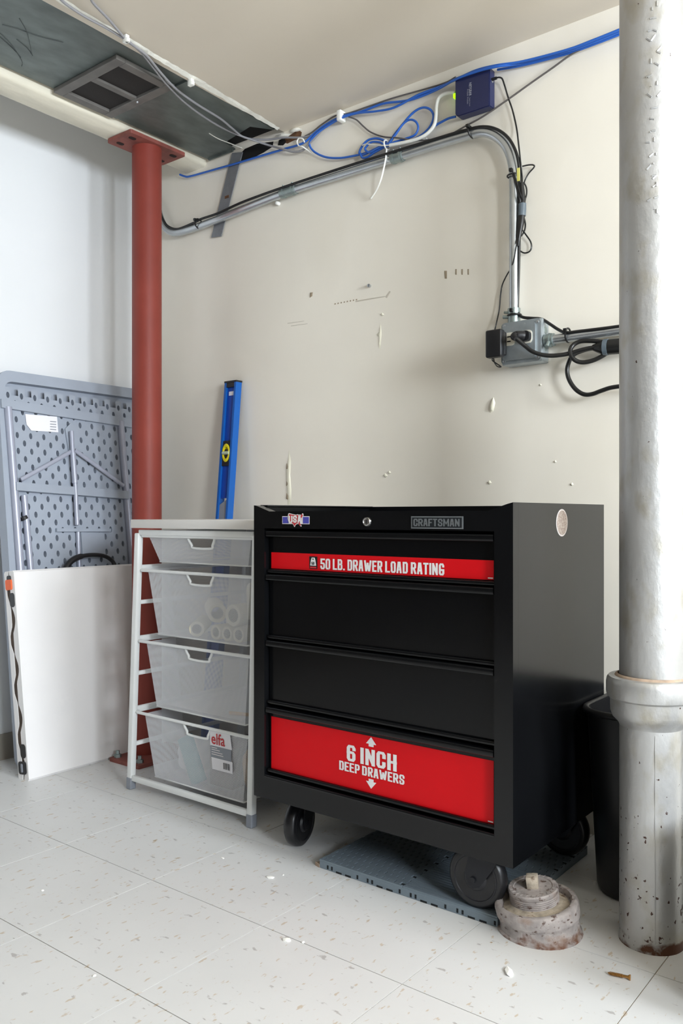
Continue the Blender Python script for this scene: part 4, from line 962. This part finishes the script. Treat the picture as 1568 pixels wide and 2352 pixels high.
# ================================================================== SPIRIT LEVEL
LX0, LX1, LT = -2.100, -2.044, .027
Ltop, ytop, ybot = 1.262, 2.020, 1.905
def lv(x, w, z): return V(x, ybot + (ytop-ybot)*z/Ltop + w, z)     # w: depth from the front rails
level = thing('spirit_level', (-2.072, 1.95, 0), 'long blue spirit level leaning upright against the cream wall', 'level')
def lvbox(bm, x0, x1, w0, w1, z0, z1):
    m = BM(); box(m, x0, x1, w0, w1, z0, z1)
    for v in m.verts: v.co = lv(v.co.x, v.co.y, v.co.z)
    merge(bm, m)
b = BM(); lvbox(b, LX1-.009, LX1, 0, LT, 0, Ltop-.004); obj('rail', b, M['level'], level)
b = BM(); lvbox(b, LX0, LX0+.009, 0, LT, 0, Ltop-.004); obj('rail', b, M['level'], level)
b = BM(); lvbox(b, LX0+.008, LX1-.008, .009, .018, .0, .795); lvbox(b, LX0+.008, LX1-.008, .009, .018, .86, .975); lvbox(b, LX0+.008, LX1-.008, .009, .018, 1.05, Ltop-.006); obj('web', b, M['leveldeep'], level)
b = BM(); lvbox(b, LX0-.001, LX1+.001, -.001, LT+.001, Ltop-.006, Ltop); lvbox(b, LX0+.008, LX1-.008, .001, LT-.001, Ltop-.022, Ltop-.005); obj('end_cap', b, M['blackplastic'], level)
b = BM()
for (z0, z1) in ((.970, 1.056),): lvbox(b, LX0+.0085, LX1-.0085, .003, .022, z0, z1)
hub_ = obj('vial_housing', b, M['blackplastic'], level)
c = lv((LX0+LX1)/2, -.0005, 1.014); q = Vector((0, -1, (ytop-ybot)/Ltop)).normalized()
b = BM(); m = BM(); lathe(m, [(.011, 0), (.0175, 0), (.018, .003), (.0165, .0045), (.012, .004), (.011, 0)], 28, MTX(c+V(0, .004, 0), q)); merge(b, m, Matrix.Translation(c) @ Matrix.Diagonal((1, 1, 1.75, 1)) @ Matrix.Translation(-c)); obj('vial_ring', b, M['yellow'], hub_, 40)
b = BM(); rod(b, c+V(-.014, .001, 0), c+V(.016, .001, 0), .006, 12); obj('vial', b, M['vial'], hub_, 50)
b = BM(); lvbox(b, LX0+.0085, LX1-.0085, .005, .021, .770, .792); prism(b, [(LX0+.0085, .79), (LX1-.0085, .79), (LX1-.0085, .858), (LX0+.0085, .838)], lambda u, v, w: lv(u, w, v), .006, .020); obj('hand_grip', b, M['footgrey'], level)
b = BM(); lvbox(b, LX0+.016, LX1-.011, .0084, .0088, 1.212, 1.226); obj('small_sticker', b, M['labelwhite'], level)

# ================================================================== GREY FOLDING TABLE leaning on the left wall
TO = V(-2.382, 1.432, 0); TV = V(-.150, 0, 1.272); TLEN = TV.length; TV.normalize(); TN = V(-TV.z*-1, 0, 0) if False else V(TV.z, 0, -TV.x)
TWID, THI = .600, TLEN
def tp3(u, v, w): return TO + V(0, u, 0) + TV*v + TN*w
def tpx(px, py, w=0.0):
    p = on_plane(px, py, TO+TN*w, TN); d = p-TO
    return d.y, d.dot(TV)
gt = thing('folding_table', (TO.x-.03, TO.y+.3, 0), 'grey plastic folding table standing on end, legs folded, against the wall', 'folding table')
b = BM(); prism(b, rrect(0, TWID, .004, THI, .045, 6), tp3, -.042, -.026); obj('table_top', b, M['tablegrey'], gt, 35)
b = BM(); o = rrect(0, TWID, .004, THI, .045, 6); i = rrect(.022, TWID-.022, .026, THI-.036, .03, 6)
n = len(o)
for w0, w1 in ((-.026, .000),):
    Ao = [b.verts.new(tp3(u, v, w0)) for u, v in o]; Bo = [b.verts.new(tp3(u, v, w1)) for u, v in o]
    Ai = [b.verts.new(tp3(u, v, w0)) for u, v in i]; Bi = [b.verts.new(tp3(u, v, w1)) for u, v in i]
    for k in range(n):
        j = (k+1) % n
        b.faces.new((Ao[k], Ao[j], Bo[j], Bo[k])); b.faces.new((Bo[k], Bo[j], Bi[j], Bi[k])); b.faces.new((Bi[k], Bi[j], Ai[j], Ai[k]))
obj('rim', b, M['tablegrey'], gt, 35)
# dimpled underside: a sheet of cells, each with an oval pit
b = BM(); cu_, cv_ = .0240, .0520; u0, v0 = .022, .030; ncol = 23
for ci in range(ncol):
    for rj in range(23):
        ua = u0 + ci*cu_; va = v0 + rj*cv_ + (cv_/2 if ci % 2 else 0)
        ub, vb = ua+cu_, va+cv_
        if vb > THI-.034: continue
        uc, vc = (ua+ub)/2, (va+vb)/2
        out = [(ua, va), (uc, va), (ub, va), (ub, vc), (ub, vb), (uc, vb), (ua, vb), (ua, vc)]
        ang = [225, 270, 315, 0, 45, 90, 135, 180]
        inn = [(uc+.0060*math.cos(math.radians(a)), vc+.0108*math.sin(math.radians(a))) for a in ang]
        O = [b.verts.new(tp3(u, v, -.002)) for u, v in out]; I = [b.verts.new(tp3(u, v, -.0022)) for u, v in inn]
        D_ = [b.verts.new(tp3(uc+(u-uc)*.8, vc+(v-vc)*.85, -.0240)) for u, v in inn]
        for k in range(8):
            j = (k+1) % 8
            b.faces.new((O[k], O[j], I[j], I[k])); b.faces.new((I[k], I[j], D_[j], D_[k]))
        b.faces.new(D_)
for ci in range(ncol):                       # close the half-cells at both ends of the odd columns
    ua = u0 + ci*cu_; ub = ua+cu_
    if ci % 2: b.faces.new([b.verts.new(tp3(u, v, -.002)) for u, v in ((ua, v0), (ub, v0), (ub, v0+cv_/2), (ua, v0+cv_/2))])
    top = v0 + 22*cv_ + (cv_/2 if ci % 2 else 0)
b.faces.new([b.verts.new(tp3(u, v, -.0255)) for u, v in ((.02, .02), (TWID-.02, .02), (TWID-.02, THI-.02), (.02, THI-.02))])
bmesh.ops.remove_doubles(b, verts=b.verts[:], dist=.0004)
obj('dimpled_underside', b, M['tablegrey'], gt)
def tt(name, pxs, r, w, mt='tabletube', seg=10, flat=1.0, parent=None):
    b = BM(); tube(b, catmull([tp3(*tpx(x, y, w), w) for x, y in pxs], 4), r, seg, flat=flat); return obj(name, b, M[mt], parent or gt, 50)
def tbar(name, pts, w0, w1, mt='tablegrey'):
    b = BM(); prism(b, [(min(max(u, .004), TWID-.004), v) for u, v in (tpx(x, y, w1) for x, y in pts)], tp3, w0, w1); return obj(name, b, M[mt], gt)
tbar('end_bar', [(-30, 912), (305, 962), (305, 982), (-30, 932)], -.002, .010)
tt('leg', [(18, 935), (28, 1060), (46, 1300), (66, 1560), (84, 1740)], .0125, .004)
tt('leg', [(277, 968), (284, 1060), (304, 1300), (324, 1560)], .0125, .004)
tbar('cross_bar', [(38, 1107), (296, 1128), (296, 1146), (38, 1126)], -.002, .020)
tt('brace', [(166, 1036), (110, 1068), (48, 1102)], .007, .014, flat=.5)
tt('brace', [(172, 1034), (225, 1072), (284, 1116)], .007, .014, flat=.5)
tt('stay_tube', [(164, 990), (168, 1060), (173, 1120), (177, 1206)], .0075, .016)
tt('stay_sleeve', [(167, 1040), (172, 1110)], .0095, .017)
tt('stay_tube', [(179, 1222), (182, 1300), (190, 1400)], .0075, .006)
tt('leg', [(55, 1138), (64, 1240), (72, 1330), (92, 1600)], .0105, .004)
tt('leg_clip', [(53, 1186), (57, 1193)], .012, .006, 'blackplastic')
tbar('hinge_bar', [(131, 1213), (255, 1214), (255, 1221), (131, 1221)], -.002, .010)
tbar('reinforced_pad', [(150, 985), (162, 972), (180, 974), (182, 1035), (158, 1035)], -.002, .004)
tbar('smooth_pad', [(186, 1222), (240, 1223), (243, 1280), (190, 1282)], -.002, .003)
b = BM(); flat_poly(b, [tpx(*p, .0006) for p in ((58, 951), (131, 957), (134, 993), (72, 989), (61, 975))], lambda u, v: tp3(u, v, .0006)); stk = obj('paper_sticker', b, M['labelwhite'], gt)
b = BM()
for k in range(4): flat_poly(b, [tpx(*p, .0010) for p in ((115, 967+k*6), (129, 968+k*6), (129, 970+k*6), (115, 969+k*6))], lambda u, v: tp3(u, v, .0010))
obj('barcode', b, M['footgrey'], stk)

# ================================================================== WHITE FOLDED TABLE (suitcase fold) in front
WO = V(-2.302, 1.405, .001); WV = V(-.085, 0, .632); WLEN = WV.length; WV.normalize(); WN = V(WV.z, 0, -WV.x); WW = .612
def wp3(u, v, w): return WO + V(0, u, 0) + WV*v + WN*w
wt = thing('folded_table', (WO.x-.03, WO.y+.3, 0), 'white folded suitcase table leaning in front of the grey table', 'folding table')
def wave_half(w_out, w_in, ph, sgn):
    poly = [(w_out, .006), (w_out + sgn*.006, 0), (w_in, 0)]
    N = 60
    for k in range(N+1):
        v = .045 + (WLEN-.09)*k/N; poly.append((w_in + sgn*(-.016)*max(0, .15+.85*math.sin(v*2*math.pi/.150+ph)), v))
    poly += [(w_in, WLEN), (w_out+sgn*.006, WLEN), (w_out, WLEN-.006)]
    b = BM(); prism(b, poly, lambda a, v, u: wp3(u, v, a), 0, WW)
    return obj('table_half', b, M['tablewhite'], wt, 30)
wave_half(0.0, -.027, 0.0, -1); wave_half(-.056, -.033, 2.6, 1)
b = BM(); prism(b, [(-.047, .03), (-.011, .03), (-.011, WLEN-.03), (-.047, WLEN-.03)], lambda a, v, u: wp3(u, v, a), .002, WW-.012); obj('gap_shade', b, M['tabledark'], wt)  # dark panel paints the shade in the gap between the halves
b = BM(); prism(b, rrect(-.046, -.014, WLEN-.058, WLEN-.026, .006, 3), lambda a, v, u: wp3(u, v, a), -.004, .02); lt = obj('latch', b, M['orange'], wt)
b = BM(); prism(b, rrect(-.038, -.018, WLEN-.030, WLEN-.014, .006, 3), lambda a, v, u: wp3(u, v, a), -.003, .02); obj('latch_pin', b, M['blackplastic'], lt)
b = BM(); prism(b, rrect(-.032, -.006, WLEN-.112, WLEN-.068, .010, 3), lambda a, v, u: wp3(u, v, a), -.001, .02); obj('corner_bracket', b, M['blackplastic'], wt)
b = BM(); prism(b, rrect(-.034, -.006, .068, .110, .010, 3), lambda a, v, u: wp3(u, v, a), -.001, .02); obj('corner_bracket', b, M['blackplastic'], wt)
b = BM(); prism(b, rrect(-.048, -.008, .020, .058, .008, 3), lambda a, v, u: wp3(u, v, a), -.003, .02); fo = obj('foot_block', b, M['blackplastic'], wt)
b = BM(); prism(b, rrect(-.032, -.024, .026, .052, .003, 3), lambda a, v, u: wp3(u, v, a), -.005, .0); obj('hinge_pin', b, M['footgrey'], fo)
b = BM(); hb = [wp3(.205, WLEN-.006, -.034), wp3(.220, WLEN+.016, -.034), wp3(.255, WLEN+.034, -.034), wp3(.310, WLEN+.040, -.034), wp3(.362, WLEN+.033, -.034), wp3(.392, WLEN+.014, -.034), wp3(.398, WLEN-.006, -.034)]
tube(b, catmull(hb, 5), [.012]*4 + [.010]*8 + [.007]*15 + [.008]*4, 10); obj('carry_handle', b, M['blackplastic'], wt, 60)

# ================================================================== SILVER DRAIN PIPE
SPX, SPY = -0.522, 1.609
dp = thing('drain_pipe', (SPX, SPY, 0), 'tall silver painted cast iron drain pipe at the right edge', 'pipe')
b = BM(); lathe(b, [(.0590, 0), (.0575, .01), (.0572, .20), (.0572, .43)], 64, MTX((SPX, SPY, 0))); obj('lower_pipe', b, M['pipe'], dp, 40)
b = BM(); lathe(b, [(.0574, .406), (.0600, .412), (.0700, .422), (.0735, .432), (.0742, .452), (.0752, .457), (.0800, .461), (.0815, .468), (.0815, .486), (.0800, .494), (.0770, .498), (.0660, .499), (.0650, .494)], 64, MTX((SPX, SPY, 0)), close=False); obj('hub', b, M['pipe'], dp, 35)
b = BM(); lathe(b, [(.0600, .488), (.0665, .497), (.0640, .502), (.0605, .503)], 48, MTX((SPX, SPY, 0)), close=True); obj('lead_joint', b, M['caulk'], dp, 60)
b = BM(); lathe(b, [(.0605, .470), (.0605, 1.2), (.0600, 2.058)], 64, MTX((SPX+.0025, SPY+.002, 0))); up = obj('upper_pipe', b, M['pipe'], dp, 40)
# mould seam on the lower pipe and raised cast marks on the upper one
tocam = Vector((-SPX, -SPY, 0)).normalized(); rgt = Vector((tocam.y*-1, tocam.x, 0))
b = BM(); ang = tocam*math.cos(.12) + rgt*math.sin(.12)
tube(b, [V(SPX, SPY, z)+ang*(.0573+.0006*math.sin(z*90)) for z in [.02+.01*k for k in range(39)]], .0011, 6); obj('mould_seam', b, M['pipe'], dp, 60)
b = BM()
for k in range(34):
    z = 1.36 + k*.0205; a0 = .02
    for q in range(2):
        a = a0 + random.uniform(-.11, .11); d = tocam*math.cos(a)+rgt*math.sin(a)
        a2 = a + random.choice((0, .12, -.12)); d2 = tocam*math.cos(a2)+rgt*math.sin(a2)
        z2 = z + random.uniform(-.008, .010)
        tube(b, [V(SPX+.0025, SPY+.002, z)+d*.0604, V(SPX+.0025, SPY+.002, z2)+d2*.0604], .0019, 5)
obj('cast_relief', b, M['pipe'], dp, 60, kind='stuff')

# ================================================================== BLACK BINS
def bin_(name, x0, x1, y0, y1, h, tap, r, lab):
    t = thing(name, ((x0+x1)/2, (y0+y1)/2, 0), lab, 'bin')
    def ringz(z, ins): 
        k = tap*(1-z/h) + ins
        return [(u, v, z) for u, v in rrect(x0+k, x1-k, y0+k, y1-k, max(.01, r-ins), 8)]
    b = BM(); rings = [ringz(.0, .012), ringz(.004, .004), ringz(.015, 0), ringz(h, 0), ringz(h, .004), ringz(.02, .006), ringz(.012, .02)]
    R_ = [[b.verts.new(p) for p in q] for q in rings]; n = len(R_[0])
    for a in range(len(R_)-1):
        for k in range(n): b.faces.new((R_[a][k], R_[a][(k+1) % n], R_[a+1][(k+1) % n], R_[a+1][k]))
    b.faces.new(R_[0][::-1]); b.faces.new(R_[-1])
    obj('bin_body', b, M['bin'], t, 40)
    b = BM(); tube(b, [V(*p) for p in ringz(h-.004, -.003)], .0075, 8, closed=True); obj('rim', b, M['bin'], t, 60)
    return t
bin_('waste_bin', -.708, -.345, 1.705, 2.010, .392, .016, .07, 'black plastic waste bin between the tool cabinet and silver pipe')
bin_('waste_bin', -.350, .000, 1.365, 1.690, .285, .016, .06, 'unseen black bin added right of the silver pipe to shade the floor')  # out of view, added to cast the shadow on floor and pipe

# ================================================================== CLEANOUT FITTING
FX, FYc = -.706, 1.519
co = thing('cleanout_fitting', (FX, FYc, 0), 'stubby weathered cast iron pipe cleanout standing on the floor', 'pipe fitting')
tilt = Matrix.Translation((FX, FYc, 0)) @ Matrix.Rotation(math.radians(5.5), 4, Vector((.35, -.94, 0))) @ Matrix.Rotation(math.radians(4), 4, 'X')
b = BM(); lathe(b, [(.0815, 0), (.0812, .003), (.0768, .005), (.0762, .010), (.0760, .026), (.0768, .030), (.0795, .0325), (.0800, .036), (.0800, .052), (.0785, .057), (.0745, .060), (.0685, .0595), (.0665, .054), (.0655, .047), (.04, .044)], 64)
for v in b.verts:
    k = min(1, max(0, v.co.z/.045)); v.co = Matrix.Translation((FX, FYc, 0)) @ v.co if k == 0 else (Matrix.Translation((FX, FYc, 0)) @ v.co).lerp(tilt @ v.co, k)
    v.co += Vector((random.uniform(-.0005, .0005), random.uniform(-.0005, .0005), random.uniform(-.0004, .0004) if v.co.z > .01 else 0))
obj('hub_ring', b, M['iron'], co, 45)
tl2 = tilt @ Matrix.Translation((-.008, .010, 0))
b = BM(); lathe(b, [(.0675, .040), (.062, .049), (.045, .052)], 48, tilt); obj('packing', b, M['irondust'], co, 60)
prof = [(.0480, .042)]
for k in range(6): prof += [(.0480, .048+k*.0036), (.0465, .0498+k*.0036)]
prof += [(.0482, .0705), (.0485, .0765), (.0470, .079), (.038, .0795), (.037, .078), (.0200, .0775)]
b = BM(); lathe(b, prof, 48, tl2); plug = obj('threaded_plug', b, M['iron'], co, 30)
b = BM(); m = BM(); box(m, -.0112, .0112, -.0112, .0112, .0770, .1000, .0015)
merge(b, m, tl2 @ Matrix.Rotation(math.radians(22), 4, 'Z')); obj('square_head', b, M['irondust'], plug, 40)
b = BM()
for k in range(26):
    a = 2*math.pi*k/26; d = V(math.cos(a), math.sin(a), 0); p = d*.0425 + V(0, 0, .0796)
    tube(b, [tl2 @ (p+d*.003), tl2 @ (p-d*.003+V(-d.y, d.x, 0)*.0025)], .0006, 5)
obj('cast_relief', b, M['iron'], plug, kind='stuff')

# ================================================================== SMALL THINGS ON THE FLOOR
p0, p1 = Cz(1395, 2234, .004), Cz(1446, 2245, .0045)
d = (p1-p0).normalized(); L = (p1-p0).length
ws = thing('wood_screw', (p0+p1)/2 - V(0, 0, .004), 'brass coloured wood screw lying on the tile near the pipe', 'screw')
b = BM(); tube(b, [p0, p0+d*.008, p1-d*.004, p1], [.0004, .0022, .0024, .0046], 10); obj('shank', b, M['screw'], ws, 40)
b = BM(); hel = []
a = d.orthogonal().normalized(); c = d.cross(a)
for k in range(12*9):
    t_ = k/(12*9); r = .0024*min(1, t_*6+.15)+.0004
    hel.append(p0 + d*(L*.68*t_+.001) + (a*math.cos(k*2*math.pi/9)+c*math.sin(k*2*math.pi/9))*r)
tube(b, hel, .0007, 4); obj('thread', b, M['screw'], ws, 60)
b = BM(); tube(b, [p1-d*.001, p1+d*.0012], [.0046, .0047], 12); obj('head', b, M['screw'], ws, 40)
CG = 'plaster crumbs on the floor'
def chip(px, py, s, lab, el=1.0, rz=0.0):
    p = Cz(px, py, 0); b = BM(); bmesh.ops.create_icosphere(b, subdivisions=1, radius=1)
    for v in b.verts:
        q = v.co*random.uniform(.75, 1.15); q = V(q.x*s*el, q.y*s, max(-.5, q.z)*s*.45)
        v.co = V(q.x*math.cos(rz)-q.y*math.sin(rz), q.x*math.sin(rz)+q.y*math.cos(rz), q.z+s*.225) + p
    obj('plaster_chip', b, M['chip'], None, None, label=lab, cat='chip', group=CG)
chip(1168, 2234, .009, 'elongated white plaster chip in front of the cleanout fitting', 2.0, 2.2)
chip(658, 2160, .008, 'white plaster chip on the open floor at the tile corner', 1.2)
chip(695, 2165, .004, 'tiny white crumb right of the chip at the tile corner')
chip(620, 2016, .007, 'white plaster chip on the floor left of the mat', 1.5, .4)
chip(650, 2010, .003, 'tiny white crumb nearest the left corner of the mat')
chip(511, 1971, .004, 'small white crumb on the floor in front of the drawer unit', 1.6)
chip(97, 2046, .004, 'small white crumb alone at the far left of the floor')
chip(216, 2242, .004, 'small white crumb near the bottom left tile joint')
